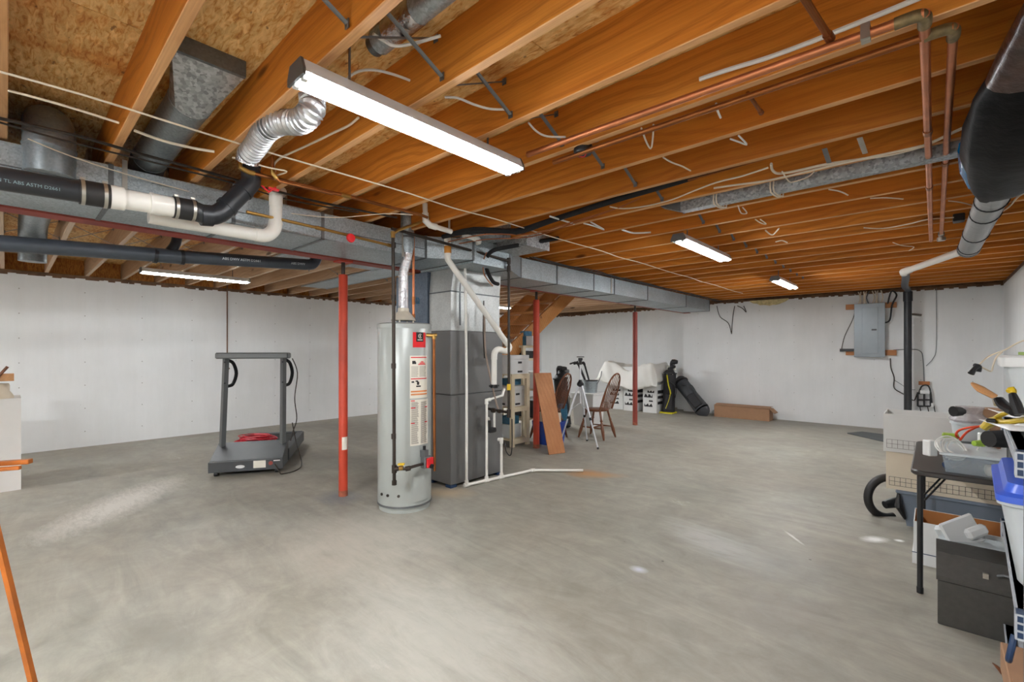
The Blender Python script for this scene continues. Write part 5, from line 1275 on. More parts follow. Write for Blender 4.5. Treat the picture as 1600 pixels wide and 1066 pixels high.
# black golf bag behind the first chair
def golfbag(name, base, top, r, label, main, accent, pouch, heads):
    base = Vector(base); top = Vector(top); d = (top - base).normalized()
    t = thing(name, label, 'golf bag', tuple(base))
    L_ = (top - base).length
    m = MB(); m.tube([base, base + d * .03, base + d * L_ * .5, top - d * .03, top], [r * .95, r, r * .9, r * .95, r], n=18, smooth=2); mesh_obj('body', m, main, t)
    m = MB(); m.tube([top - d * .02, top + d * .012], r * 1.06, n=18); mesh_obj('top_cuff', m, M_blk, t)
    cdir = (Vector((0, 0, base.z)) - base); cdir = (cdir - d * cdir.dot(d)); cdir.normalize(); sd = d.cross(cdir)
    m = MB(); c0_ = base + d * L_ * .28 + cdir * r * .85
    Mx = frame(c0_, sd, d); m.box((0, 0, 0), (r * 1.2, L_ * .42, r * .5), M=Mx, bev=.02); mesh_obj('pocket', m, pouch, t)
    if accent:
        m = MB(); m.tube([base + d * L_ * f + cdir * r * .99 + sd * o_ for f, o_ in ((.95, -.06), (.7, -.02), (.5, .03), (.3, .0), (.12, -.05))], .022, n=6, flat=.4, smooth=3); mesh_obj('yellow_stripe', m, accent, t)
        m = MB(); m.b2(tuple(base + Vector((-r, -r, 0))), tuple(base + Vector((r, r, .03)))); mesh_obj('base_band', m, accent, t)
    m = MB(); m.tube([base + d * L_ * .8 + cdir * r, base + d * L_ * .65 + cdir * r * 1.4 + sd * r, base + d * L_ * .4 + cdir * r * 1.1 + sd * r * .9], .014, n=6, smooth=4, flat=.4); mesh_obj('strap', m, M_blk, t)
    for i, (ox, oy, h, hr, mt) in enumerate(heads):
        p_ = top + sd * ox + cdir * oy; e_ = p_ + d * h
        m = MB(); m.tube([p_ - d * .05, e_, e_ + d * hr * 1.2 + sd * hr * .8, e_ + d * hr * 1.3 + sd * hr * 2.2], [.012, .012, hr, hr * .5], n=8, smooth=3); mesh_obj('club', m, mt, t)
    return t
golfbag('golf_bag', (-4.9, 6.75, .02), (-4.95, 6.7, .88), .13, 'black golf bag mostly hidden behind the first wooden chair', M_golfb, None, M_bluet, [(0, 0, .08, .06, M_golfb), (-.05, .03, .12, .05, M_golfb), (.06, 0, .05, .05, M_steel)])
gb = P(1044, 641, Y=9.85); golfbag('golf_bag', (gb.x, 9.85, 0), (gb.x + .02, 9.9, .88), .14, 'upright black golf bag with a yellow stripe in the far corner', M_golfb, M_golfy, M_golfb, [(0, 0, .16, .07, M_golfb), (-.06, .03, .10, .03, M_zinc), (.06, 0, .05, .03, M_zinc), (0, .06, .08, .05, M_golfb)])
m = MB(); gq = P(1046, 645, Z=.0); m.cyl(P(1055, 600, Y=gq.y + .1), gq, .008, n=6); single('golf_shaft', m, M_zinc, 'pale thin shaft leaning between the two far golf bags', 'rod')
gb2 = P(1098, 647, Y=9.95); gt2 = P(1064, 598, Y=10.15); golfbag('golf_bag', (gb2.x, 9.95, .11), tuple(gt2), .155, 'charcoal golf bag leaning over left of the cardboard box', M_golfg, None, M_golfb, [(0, 0, .09, .02, M_red)])
# cardboard box
cb = thing('cardboard_box', 'long brown cardboard box lying against the far wall', 'box', (-2.9, 10.1, 0))
x0_, x1_ = P(1115, 651, Y=9.95).x, P(1203, 658, Y=10.02).x
m = MB(); m.b2((x0_, 9.98, 0), (x1_, 10.26, .235)); mesh_obj('body', m, M_card, cb, smooth=0)
m = MB(); Mx = frame(((x0_ + x1_) / 2, 9.975, .245), (1, 0, 0), (0, 1, .12)); m.box((0, .07, 0), (x1_ - x0_, .15, .006), M=Mx); Mx = frame(((x0_ + x1_) / 2, 10.26, .26), (1, 0, 0), (0, -1, .05)); m.box((0, .07, 0), (x1_ - x0_, .15, .006), M=Mx); mesh_obj('top_flap', m, M_card, cb, smooth=0)
m = MB(); Mx = frame((x1_, 10.12, .235), (0, 1, 0), (1, 0, -.9)); m.box((0, .06, 0), (.27, .12, .005), M=Mx); mesh_obj('end_flap', m, M_card, cb, smooth=0)
# sheet-covered pile
def box_print(x0, y0, x1, y1, z1, label):
    t = thing('moving_box', label, 'box', ((x0 + x1) / 2, (y0 + y1) / 2, 0), group='printed white boxes under the sheet')
    m = MB(); m.b2((x0, y0, 0), (x1, y1, z1)); mesh_obj('body', m, M_fileb, t, smooth=0)
    for (fx0, fx1, fy, ax) in ((x0, x1, y0 - .002, 'y'),):
        for (zz, hh, ww) in ((.72, .07, .5), (.55, .12, .62), (.40, .05, .3), (.22, .1, .6)):
            m = MB(); c = (x0 + x1) / 2 + .03 * math.sin(zz * 20); w2 = (x1 - x0) * ww / 2; n_ = 7
            prof = [(c - w2 + 2 * w2 * i / n_, z1 * zz + z1 * hh * (.5 + .5 * math.sin(i * 2.1 + zz * 9))) for i in range(n_ + 1)]
            vs = [(a, y0 - .0025, z1 * zz - .005) for a, _ in prof] + [(a, y0 - .0025, b_ + .012) for a, b_ in prof]
            m.add(vs, [(i, i + 1, n_ + 2 + i, n_ + 1 + i) for i in range(n_)]); mesh_obj('printed_mark', m, M_inkd, t, smooth=0)
    m = MB()
    for (zz, hh) in ((.68, .12), (.5, .1), (.3, .1)):
        m.b2((x1, y0 + .06, z1 * zz), (x1 + .0025, y1 - .06, z1 * (zz + hh)))
    stuff(mesh_obj('side_print', m, M_inkd, t, smooth=0))
box_print(-5.3, 9.62, -4.98, 10.1, .62, 'printed white box under the sheet, left of the farthest red post')
box_print(-4.82, 9.62, -4.5, 10.1, .62, 'printed white box under the sheet, right of the farthest red post')
box_print(-5.75, 9.7, -5.36, 10.1, .60, 'printed white box under the sheet behind the wooden chair back')
m = MB(); m.b2((-5.8, 9.72, .63), (-4.55, 10.3, 1.0)); single('furniture_block', m, M_fileb, 'white boxed load under the sheet on top of the printed boxes', 'box', smooth=0)
m = MB(); nx_, ny_ = 44, 22; vs = []; X0, X1, Y0, Y1 = -6.02, -4.40, 9.46, 10.45
for j in range(ny_ + 1):
    for i in range(nx_ + 1):
        u_, v_ = i / nx_, j / ny_; x_ = X0 + (X1 - X0) * u_; y_ = Y0 + (Y1 - Y0) * v_
        top = 1.05 + .06 * math.sin(u_ * 7.2 + .9) - .07 * math.exp(-((u_ - .52) / .1) ** 2)
        hem = .60 + .05 * math.sin(u_ * 6.5 + 1) - .08 * u_ + .05 * math.exp(-((u_ - .95) / .08) ** 2)
        fold = abs(math.sin(u_ * 21 + 1.5 * math.sin(u_ * 7) + v_ * 6)) - .5
        if v_ < .5:
            e = v_ / .5; z_ = hem + (top - hem) * e + .02 * math.sin(u_ * 17 + 6 * e); y_ = Y0 + .04 + .12 * e * e - .055 * fold * (1 - .6 * e) - .05 * math.sin(PI * e) * math.sin(u_ * 11)
        else: z_ = top + .022 * fold + .02 * math.sin(v_ * 9 + u_ * 13) - .1 * max(0, (v_ - .8)) ; y_ = Y0 + .16 + (v_ - .5) * 1.5
        if u_ > .88: f = (u_ - .88) / .12; z_ -= f ** 1.3 * .40 * (1 if v_ >= .5 else v_ * 2) ; x_ = X0 + (X1 - X0) * (.88 + .09 * f)
        if u_ < .14: f = (.14 - u_) / .14; z_ -= f ** 1.2 * .42 * (1 if v_ >= .5 else v_ * 2); x_ = X0 + (X1 - X0) * (.14 - .13 * f)
        vs.append((x_, y_, z_))
m.add(vs, [(j * (nx_ + 1) + i, j * (nx_ + 1) + i + 1, (j + 1) * (nx_ + 1) + i + 1, (j + 1) * (nx_ + 1) + i) for j in range(ny_) for i in range(nx_)])
o = single('dust_sheet', m, M_sheet, 'crumpled white dust sheet draped over the boxes in the far corner', 'sheet', smooth=80)
md = o.modifiers.new('thick', 'SOLIDIFY'); md.thickness = .004

# grey mat on the floor near the far wall
m = MB(); a_ = P(1324, 678, Z=0); c_ = P(1347, 676, Z=0); d_ = P(1385, 692, Z=0); e_ = P(1402, 683, Z=0)
m.add([(p.x, p.y, z) for z in (.001, .018) for p in (a_, d_, e_, c_)], [(0, 3, 2, 1), (4, 5, 6, 7), (0, 1, 5, 4), (1, 2, 6, 5), (2, 3, 7, 6), (3, 0, 4, 7)])
single('floor_mat', m, M_matg, 'flat dark grey mat on the floor left of the white carton stack', 'mat', smooth=0)

# ------------------------------------------------------------------ treadmill
f0 = P(326, 747, Z=0); f1 = P(441, 739, Z=0)
wv = (f1 - f0); width = wv.length; wv.normalize(); lv = Vector((-wv.y, wv.x, 0))
tm = thing('treadmill', 'folding grey treadmill seen from its motor end in front of the left wall', 'treadmill', tuple(f0), math.atan2(wv.y, wv.x))
W_ = width   # local x: 0..W across, local y: 0..L along
def TP(name, m, mt, par=None): return mesh_obj(name, m, mt, par or tm, local=True)
Lm = 1.62
hood = [(0.0, .05), (0.02, .17), (.36, .31), (.40, .30), (.40, .05)]
m = MB(); m.loft([[(.0, y, z) for y, z in hood], [(W_, y, z) for y, z in hood]]); TP('motor_cover', m, M_treadd)
m = MB(); m.loft([[(-.004, y, z) for y, z in ((-.006, .05), (-.006, .16), (.014, .165), (.014, .05))], [(W_ + .004, y, z) for y, z in ((-.006, .05), (-.006, .16), (.014, .165), (.014, .05))]]); fp_ = TP('front_panel', m, M_treadd)
for x_ in (.03, W_ - .03):
    m = MB(); m.b2((x_ - .045, .36, .06), (x_ + .045, Lm, .20), bev=.008); TP('side_rail', m, M_treadd)
m = MB(); m.b2((.07, .38, .12), (W_ - .07, Lm - .05, .185)); TP('running_belt', m, M_belt)
m = MB(); m.b2((0, Lm - .04, .05), (W_, Lm + .02, .205), bev=.01); TP('rear_roller_cover', m, M_treadd)
for x_, y_ in ((.06, .05), (W_ - .06, .05), (.05, Lm - .06), (W_ - .05, Lm - .06)):
    m = MB(); m.cyl((x_ - .02, y_, .028), (x_ + .02, y_, .028), .028, n=12); TP('wheel', m, M_blk)
ht = 1.30
for x_ in (.045, W_ - .045):
    m = MB(); m.tube([(x_, .30, .2), (x_ + (.03 if x_ < .3 else -.0), .34, ht)], .038, n=4, flat=.9); u_o = TP('upright', m, M_tread)
    for z_ in (1.0, 1.24): m = MB(); m.cyl((x_ + (.03 if x_ < .3 else 0), .30, z_), (x_ + (.03 if x_ < .3 else 0), .29, z_), .01, n=8); TP('bolt', m, M_blk, u_o)
    m = MB(); xx = x_ + (.07 if x_ < .3 else .05)
    m.tube([(xx - .02, .36, 1.26), (xx, .48, 1.22), (xx + .02, .52, 1.1), (xx + .0, .46, .98), (xx - .03, .37, .96)], .019, n=10, smooth=4); TP('foam_handrail', m, M_blkfoam)
m = MB(); m.b2((-.01, .24, ht - .02), (W_ + .02, .46, ht + .05), bev=.012); TP('console_bar', m, M_tread)
m = MB(); c_ = Matrix.Translation((W_ * .40, -.0075, .105)) @ Matrix.Diagonal((1, 1, .36, 1)) ; m.tube([(W_ * .42, -.006, .1), (W_ * .42, -.009, .1)], .045, n=18, flat=.4, up=(0, 0, 1)); TP('oval_badge', m, M_white, fp_)
m = MB(); m.b2((W_ * .60, -.009, .075), (W_ * .77, -.006, .155)); stk = TP('rating_sticker', m, M_paper, fp_)
m = MB(); m.cyl((W_ * .84, -.006, .12), (W_ * .84, -.014, .12), .022, n=12); TP('red_switch', m, M_post2, fp_)
m = MB(); m.b2((W_ * .88, -.009, .14), (W_ * .97, -.006, .15)); TP('white_tag', m, M_white, fp_)
def TW(x, y, z): return tm.matrix_basis @ Vector((x, y, z))
tm_M = Matrix.Translation(tm.location) @ Matrix.Rotation(math.atan2(wv.y, wv.x), 4, 'Z')
m = MB(); m.tube([tm_M @ Vector(p) for p in ((W_ * .9, -.01, .11), (W_ * .97, -.05, .03), (W_ * 1.02, -.08, .008), (W_ + .14, .05, .008), (W_ + .16, .3, .03), (W_ + .08, .45, .25), (W_ + .04, .42, .5))], .006, n=7, smooth=5)
single('power_cord', m, M_gas, 'dark power cord looping beside the treadmill front corner', 'cord')
m = MB(); m.tube([tm_M @ Vector(p) for p in ((W_ + .05, .36, 1.28), (W_ + .1, .4, 1.1), (W_ + .07, .4, .8), (W_ + .09, .42, .55), (W_ + .05, .42, .4), (W_ + .02, .42, .28))], .006, n=7, smooth=5)
single('console_cord', m, M_gas, 'dark cord hanging down the right treadmill upright', 'cord')
# red cable heap
m = MB(); cc_ = tm_M @ Vector((W_ * .40, .78, .19))
for k in range(26):
    a0_ = random.uniform(0, 6.28); rx, ry = random.uniform(.12, .22), random.uniform(.08, .17); hz = random.uniform(.005, .085); ox, oy = random.uniform(-.05, .05), random.uniform(-.04, .04)
    tilt = random.uniform(-.25, .25)
    pts = []
    for i in range(11):
        a = a0_ + 2 * PI * i / 10 * .97; x_ = rx * math.cos(a); y_ = ry * math.sin(a); s_ = max(.0, 1 - (x_ * x_ / .06 + y_ * y_ / .04) * .5)
        v2 = Matrix.Rotation(math.atan2(wv.y, wv.x), 4, 'Z') @ Vector((x_ + ox, y_ + oy, 0)); pts.append(cc_ + v2 + Vector((0, 0, max(.003, hz * s_ * 1.6 + tilt * x_ * .3 + .01))))
    m.tube(pts, .0045, n=5, smooth=2)
single('cable_heap', m, M_redcord, 'tangled heap of red cable lying on the treadmill belt', 'cable')
# wall conduit
m = MB(); q0 = P(355, 450, X=XL + .03); q1 = P(355, 573, X=XL + .03); m.tube([q0 + Vector((0, 0, .05)), q1, q1 + Vector((.02, .03, -.04))], .011, n=8); single('wall_conduit', m, M_conduit, 'thin brown conduit running down the left wall above the treadmill', 'pipe')

# ------------------------------------------------------------------ left edge: cabinet and easel
cq = P(33, 765, Z=0); cz1 = .905
cab = thing('storage_cabinet', 'white laminate cabinet side at the left edge', 'cabinet', (cq.x, cq.y - .3, 0))
m = MB(); m.b2((cq.x - .45, cq.y - .62, .0), (cq.x, cq.y, cz1 - .02)); mesh_obj('carcass', m, M_cab, cab, smooth=0)
m = MB(); m.b2((cq.x - .46, cq.y - .63, cz1 - .02), (cq.x + .0, cq.y - .0, cz1)); mesh_obj('top_board', m, M_cab, cab, smooth=0)
m = MB(); q = P(-6, 610, X=cq.x - .1); rr_ = []
for k in range(7):
    z_ = cz1 + k * .024; s_ = .115 * (1 - .05 * k) 
    rr_.append([(q.x + s_ * math.cos(a) * (1 + .1 * math.sin(3 * a + k)), q.y + s_ * math.sin(a) * (1 + .1 * math.cos(4 * a + k)), z_) for a in [2 * PI * i / 14 for i in range(14)]])
m.loft(rr_); single('folded_cloth', m, M_boxt, 'cream crumpled cloth on top of the white cabinet', 'cloth', smooth=60)
q = P(8, 589, X=cq.x - .1); m = MB(); m.b2((q.x - .12, q.y - .2, q.z - .04), (q.x + .08, P(22, 589, X=cq.x).y, q.z + .03)); single('wood_block', m, M_woodh, 'tan wooden block lying on the cream cloth', 'block', smooth=0)
m = MB(); m.tube([P(-6, 592, X=cq.x), P(12, 573, X=cq.x)], .012, n=6); single('wood_stick', m, M_chair, 'dark brown stick tilted behind the tan block', 'stick')
ea = thing('wooden_easel', 'varnished orange-brown wooden easel at the lower left corner', 'easel', (-1.9, .05, 0))
f_ = P(64, 1120, Z=0.0); up_ = P(-2, 845, D=1.72); dirl = (up_ - f_).normalized()
m = MB(); m.tube([f_ + dirl * 0.0, f_ + dirl * 1.35], .0125, n=4); mesh_obj('leg', m, M_easel, ea, smooth=0)
f2_ = f_ + Vector((-.45, -.35, 0)); m = MB(); m.tube([f2_, f_ + dirl * 1.35 + Vector((-.02, -.02, 0))], .0125, n=4); mesh_obj('leg', m, M_easel, ea, smooth=0)
cb0 = f_ + dirl * 1.0
def bar(pa, pb, h, d, name):
    pa, pb = Vector(pa), Vector(pb); ax = (pb - pa).normalized(); Mx = frame((pa + pb) / 2, ax, (Vector((0, 0, 1)) - ax * ax.z))
    m = MB(); m.box((0, 0, 0), ((pb - pa).length, h, d), M=Mx, bev=.002); mesh_obj(name, m, M_easel, ea)
bar(P(48, 721, D=1.95), P(-70, 729, D=1.88), .019, .03, 'crossbar')
bar(P(32, 731, D=1.90), P(-70, 739, D=1.83), .015, .02, 'crossbar')

# ------------------------------------------------------------------ right side: table, boxes, shelf
TX0, TX1, TY0, TY1, TZ = -.10, .42, 3.44, 4.6, .70
ft = thing('folding_table', 'black folding table with rounded corners at the right side', 'table', ((TX0 + TX1) / 2, 4.0, 0))
def rrect(x0, y0, x1, y1, r, n=5):
    out = []
    for cx_, cy_, a0_ in ((x1 - r, y0 + r, -PI / 2), (x1 - r, y1 - r, 0), (x0 + r, y1 - r, PI / 2), (x0 + r, y0 + r, PI)):
        for i in range(n + 1): a = a0_ + PI / 2 * i / n; out.append((cx_ + r * math.cos(a), cy_ + r * math.sin(a)))
    return out
def rloft(m, specs):
    m.loft([[(x, y, z) for x, y in rrect(*rc)] for rc, z in specs]); return m
m = MB(); rloft(m, [((TX0 + .01, TY0 + .01, TX1 - .01, TY1 - .01, .05), TZ - .03), ((TX0, TY0, TX1, TY1, .06), TZ - .022), ((TX0, TY0, TX1, TY1, .06), TZ - .006), ((TX0 + .006, TY0 + .006, TX1 - .006, TY1 - .006, .055), TZ)]); mesh_obj('tabletop', m, M_tabtop, ft)
for x_ in (TX0 + .04, TX1 - .04):
    for y_ in (TY0 + .05, TY1 - .1):
        m = MB(); m.cyl((x_, y_, 0), (x_, y_, TZ - .03), .0135, n=12); l_o = mesh_obj('leg', m, M_table, ft)
        m = MB(); m.lathe([(.015, 0), (.016, .03), (.0145, .035)], (x_, y_, 0), 12); mesh_obj('foot_cap', m, M_blk, l_o)
    for s_ in (0, .02):
        m = MB(); m.cyl((x_ + .0 + s_, TY0 + .05, TZ - .17), (x_ + .1 + s_, TY0 + .16, TZ - .035), .005, n=6); mesh_obj('fold_brace', m, M_table, ft)
# gift-wrap style cartons behind table
GX0 = P(1384, 768, Y=4.68).x
def gridcarton(x0, y0, z0, x1, y1, z1, mt, label, gy, opened=False):
    t = thing('long_carton', label, 'box', ((x0 + x1) / 2, (y0 + y1) / 2, z0), group='long cartons with a printed grid')
    m = MB()
    if opened: m.openbox((x0, y0, z0), (x1, y1, z1), .006)
    else: m.b2((x0, y0, z0), (x1, y1, z1))
    mesh_obj('body', m, mt, t, smooth=0)
    m = MB(); g = .033; z = z0 + .03
    for k in range(3): m.b2((x0 + .02, y0 - .0015, z + k * g - .0012), (x1 - .18, y0 - .0005, z + k * g + .0012))
    x = x0 + .02
    while x < x1 - .17: m.b2((x - .0012, y0 - .0015, z), (x + .0012, y0 - .0005, z + 2 * g)); x += g
    stuff(mesh_obj('printed_grid', m, M_inkd if gy else M_ink, t, smooth=0))
    return t
t = gridcarton(GX0, 4.70, .285, .62, 5.1, .575, M_boxt, 'long pale tan carton with black printed grid, under the white one', True)
text('printed_number', '7', .055, frame((P(1568, 792, Y=4.69).x, 4.697, .35), (1, 0, 0), (0, 0, 1)), M_inkd, t)
gridcarton(P(1380, 700, Y=4.66).x, 4.68, .58, .62, 5.08, .875, M_boxw, 'long white open carton with grey printed grid, topmost of the stack', False, True)
t = thing('storage_tote', 'blue-grey tote on the floor under the two long cartons', 'tote', (.2, 4.9, 0))
m = MB(); m.openbox((-.2, 4.72, 0), (.6, 5.1, .255), .006, .04); mesh_obj('body', m, M_tote, t, smooth=0)
m = MB(); m.b2((-.225, 4.70, .255), (.62, 5.12, .283), bev=.008); mesh_obj('lid', m, M_tote, t)
# vacuum hose and tool
hc = P(1388, 777, D=3.85); t = thing('vacuum_hose', 'black vacuum hose ring on the floor left of the carton stack', 'hose', (hc.x, hc.y, 0))
pts = [hc + RT * (.17 * math.cos(a)) + Vector((0, 0, .165 * math.sin(a))) for a in [math.radians(75 + k * 15) for k in range(15)]]
m = MB(); m.tube(pts, .031, n=12, smooth=2); mesh_obj('hose', m, M_rubber, t)
m = MB(); q = P(1392, 789, D=3.75); m.tube([q - RT * .05, q + RT * .06 + Vector((0, 0, .02)), q + RT * .1 + Vector((0, 0, -.01))], [.03, .045, .035], n=12, smooth=3); mesh_obj('nozzle', m, M_blk, t)
m = MB(); q = P(1404, 790, D=3.6); m.tube([q + Vector((0, 0, .09)), q, q + RT * .05 + Vector((0, 0, -.1))], [.02, .05, .02], n=10, flat=.5); mesh_obj('floor_tool', m, M_rubber, t)
# open file box under the table
bx0, by0 = -.10, 3.96
t = thing('open_file_box', 'open white file box with brown inside on the floor under the table', 'box', (.1, 4.1, 0))
m = MB(); m.openbox((bx0, by0, 0), (bx0 + .44, by0 + .34, .27), .005); mesh_obj('body', m, M_fileb, t, smooth=0)
m = MB(); m.openbox((bx0 + .0055, by0 + .0055, .005), (bx0 + .4345, by0 + .3345, .268), .002); mesh_obj('inner_face', m, M_cardi, t, smooth=0)
m = MB(); m.tube([(bx0 - .001, by0 + .17, .19), (bx0 - .003, by0 + .17, .19)], .03, n=12); mesh_obj('handle_hole', m, M_cardi, t)
m = MB(); m.b2((bx0 - .006, by0 - .006, 0), (bx0 + .446, by0 + .346, .07)); mesh_obj('lid_under', m, M_fileb, t, smooth=0)
m = MB(); m.b2((bx0 - .008, by0 - .008, .07), (bx0 + .448, by0 - .004, .074)); mesh_obj('printed_line', m, M_navy, t, smooth=0)
# clear bin with white container
cbx, cby = .03, 3.46
t = thing('clear_bin', 'clear plastic bin in front of the open file box', 'bin', (cbx + .2, cby + .15, 0))
m = MB(); m.openbox((cbx, cby, 0), (cbx + .40, cby + .42, .26), .003, .02); mesh_obj('walls', m, M_sheetplas, t, smooth=0)
m = MB(); m.openbox((cbx - .012, cby - .012, .25), (cbx + .412, cby + .432, .262), .012, 0); mesh_obj('rim', m, M_frost, t, smooth=0)
wc = P(1503, 832, D=2.7)
t = thing('food_container', 'white lidded plastic container tilted inside the clear bin', 'container', tuple(wc))
Mx = frame(wc, RT * .95 + Vector((0, 0, .35)), Vector((0, 0, 1)) - RT * .35 + FW * .3)
m = MB(); m.box((0, -.06, -.05), (.16, .22, .10), M=Mx, bev=.015); mesh_obj('tub', m, M_frost, t)
m = MB(); m.box((0, .0, .0), (.2, .16, .02), M=Mx, bev=.008); mesh_obj('lid', m, M_white, t)
m = MB(); m.box((.05, -.01, .035), (.12, .06, .045), M=Mx, bev=.015); mesh_obj('carry_handle', m, M_white, t)
m = MB(); q = P(1545, 860, D=2.6)
m.tube([(cbx + .27, cby + .12, .17), (cbx + .33, cby + .15, .2), (cbx + .37, cby + .2, .19), (cbx + .34, cby + .26, .21)], [.02, .035, .03, .02], n=8, smooth=3); single('blue_cloth', m, M_navy, 'dark blue crumpled bag inside the clear bin', 'bag')
m = MB(); m.b2((cbx + .02, cby + .02, .01), (cbx + .36, cby + .36, .1), bev=.02); single('packet', m, M_boxt, 'pale packet at the bottom of the clear bin', 'packet')
# dark chest
ck = thing('metal_chest', 'dark grey metal file chest on the floor at the lower right', 'chest', (.22, 3.2, 0))
cx0, cx1, cy0, cy1 = .012, .47, 3.155, 3.41
m = MB(); m.b2((cx0, cy0, .0), (cx1, cy1, .222), bev=.004); mesh_obj('body', m, M_chest, ck)
prof = [(cy0 - .006, .224), (cy0 - .006, .246), (cy0 + .06, .345), (cy1 + .004, .35), (cy1 + .004, .224)]
m = MB(); m.loft([[(cx0 - .005, y, z) for y, z in prof], [(cx1 + .005, y, z) for y, z in prof]]); ld_ = mesh_obj('lid', m, M_chest, ck, smooth=0)
m = MB(); m.tube([(cx0 + .21, cy0 + .02, .30), (cx0 + .23, cy0 + .0, .315), (cx0 + .28, cy0 + .0, .315), (cx0 + .3, cy0 + .02, .30)], .006, n=6); mesh_obj('handle', m, M_steel, ld_)
m = MB(); m.b2((cx0 + .16, cy0 + .012, .276), (cx0 + .18, cy0 + .03, .30)); mesh_obj('latch', m, M_zinc, ld_, smooth=0)

# plastic shelving unit at the right edge
SN = P(1592, 725, D=1.5); sdir = Vector((.0456, .999, 0)); ssd = Vector((.999, -.0456, 0))
su = thing('shelving_unit', 'grey plastic shelving unit at the right edge holding the blue-lidded bin', 'shelf', (SN.x, SN.y, 0))
def SU(a, b_, z): p = Vector((SN.x, SN.y, 0)) + ssd * a + sdir * b_; return (p.x, p.y, z)
def sbox(m, a0, a1, b0, b1, z0, z1):
    vs = [SU(a, b_, z) for z in (z0, z1) for b_ in (b0, b1) for a in (a0, a1)]
    m.add(vs, [(0, 2, 3, 1), (4, 5, 7, 6), (0, 1, 5, 4), (2, 6, 7, 3), (0, 4, 6, 2), (1, 3, 7, 5)])
SL, SW = 1.19, .42
for (z0_, z1_) in ((.965, 1.04), (.44, .515), (.03, .09)):
    m = MB(); sbox(m, .03, SW - .03, 0, SL, z1_ - .016, z1_ - .004); brd = mesh_obj('shelf_board', m, M_rail, su, smooth=0)
    for a in (.0, SW - .03):
        m = MB(); sbox(m, a, a + .03, .03, SL - .03, z0_, z1_); sbox(m, a - .004, a + .03, .03, SL - .03, z0_ + .03, z0_ + .045); sbox(m, a - .006, a + .03, .03, SL - .03, z1_ - .008, z1_); mesh_obj('side_rail', m, M_rail, su, smooth=0)
    for a in (-.006, SW - .04):
        for b_ in (-.01, SL - .04):
            m = MB(); sbox(m, a, a + .05, b_, b_ + .05, z0_ - .005, z1_ + .004); cn = mesh_obj('corner_bracket', m, M_navy, su, smooth=0)
            m = MB()
            for k in range(4): sbox(m, a - .002, a + .052, b_ - .003, b_ + .0, z0_ - .005 + k * .026, z0_ + .001 + k * .026)
            for k in range(4): sbox(m, a + k * .0165 - .001, a + k * .0165 + .002, b_ - .003, b_ + .0, z0_ - .005, z1_ + .004)
            for k in range(4): sbox(m, a - .003, a + .0, b_ - .002, b_ + .052, z0_ - .005 + k * .026, z0_ + .001 + k * .026)
            for k in range(4): sbox(m, a - .003, a + .0, b_ + k * .0165 - .001, b_ + k * .0165 + .002, z0_ - .005, z1_ + .004)
            mesh_obj('bracket_grid', m, M_rail, cn, smooth=0)
for a in (.012, SW - .026):
    for b_ in (.012, SL - .03):
        m = MB(); p0 = SU(a + .012, b_ + .008, 0); p1 = SU(a + .012, b_ + .008, 1.03); m.cyl(p0, p1, .013, n=12); mesh_obj('post', m, M_steel, su)
m = MB(); m.tube([SU(-.008, .03, .43), SU(-.02, .02, .36), SU(-.02, .06, .33), SU(-.012, .10, .36)], .009, n=8, smooth=3); single('blue_hook', m, M_navy, 'blue plastic handle hooked below the lower shelf corner', 'hook')
# blue lid tote on lower shelf
tb = thing('storage_tote', 'clear tote with bright blue lid on the lower shelf at the right edge', 'tote', SU(.2, .4, .515))
def trr(a0, b0, a1, b1, r): return [SU(x, y, 0)[:2] for x, y in rrect(a0, b0, a1, b1, r, 4)]
def tloft(specs): 
    m = MB(); m.loft([[(p[0], p[1], z) for p in trr(*rc)] for rc, z in specs]); return m
m = tloft([((.03, .20, .38, .60, .05), .52), ((.005, .15, .40, .66, .05), .56), ((-.035, .11, .42, .72, .04), 0.830), ((-.047, .10, .43, .73, .04), 0.837), ((-.047, .10, .43, .73, .04), 0.855)]); mesh_obj('body', m, M_frost, tb)
m = tloft([((-.05, .095, .435, .735, .04), 0.848), ((-.05, .095, .435, .735, .04), 0.870), ((-.03, .115, .415, .715, .04), 0.880), ((-.02, .125, .405, .705, .04), 0.910)]); mesh_obj('blue_lid', m, M_lid, tb)
m = tloft([((.05, .24, .36, .58, .04), .53), ((.03, .2, .36, .58, .04), .70)]); o = mesh_obj('contents', m, M_bluet, tb)
# cardboard flat box on floor below
t = carton(.195, 2.1, .095, SN.x + .34, 2.69, .205, M_card, 'brown cardboard box on the bottom shelf at the right edge', 'cardboard_box')
# items on top shelf
zt = 1.04
def papers(i, a, b_, w_, d_, ang_, z, label):
    c = Vector(SU(a, b_, z)); m = MB(); n_ = 6; vs = []
    for jj in range(n_ + 1):
        for ii in range(n_ + 1):
            x_ = (ii / n_ - .5) * w_; y_ = (jj / n_ - .5) * d_; vs.append(tuple(c + Vector((x_ * math.cos(ang_) - y_ * math.sin(ang_), x_ * math.sin(ang_) + y_ * math.cos(ang_), .012 * math.sin(ii * 1.1 + i) * math.sin(jj * .9 + i)))))
    m.add(vs, [(jj * 7 + ii, jj * 7 + ii + 1, jj * 7 + ii + 8, jj * 7 + ii + 7) for jj in range(6) for ii in range(6)])
    o = single('paper_sheet', m, M_white, label, 'paper', group='papers on the grey shelf', smooth=80); md = o.modifiers.new('thick', 'SOLIDIFY'); md.thickness = .003; md.offset = 0
papers(0, .08, .62, .26, .34, .2, zt + .02, 'creased white paper overhanging the shelf edge below the yellow tool')
papers(1, .16, .50, .24, .3, -.3, zt + .038, 'upper white paper lying across the shelf at the right edge')
papers(2, .10, .78, .2, .28, .5, zt + .052, 'white paper farther back under the yellow tool')
c = lambda px, py, D_: P(px, py, D=D_)
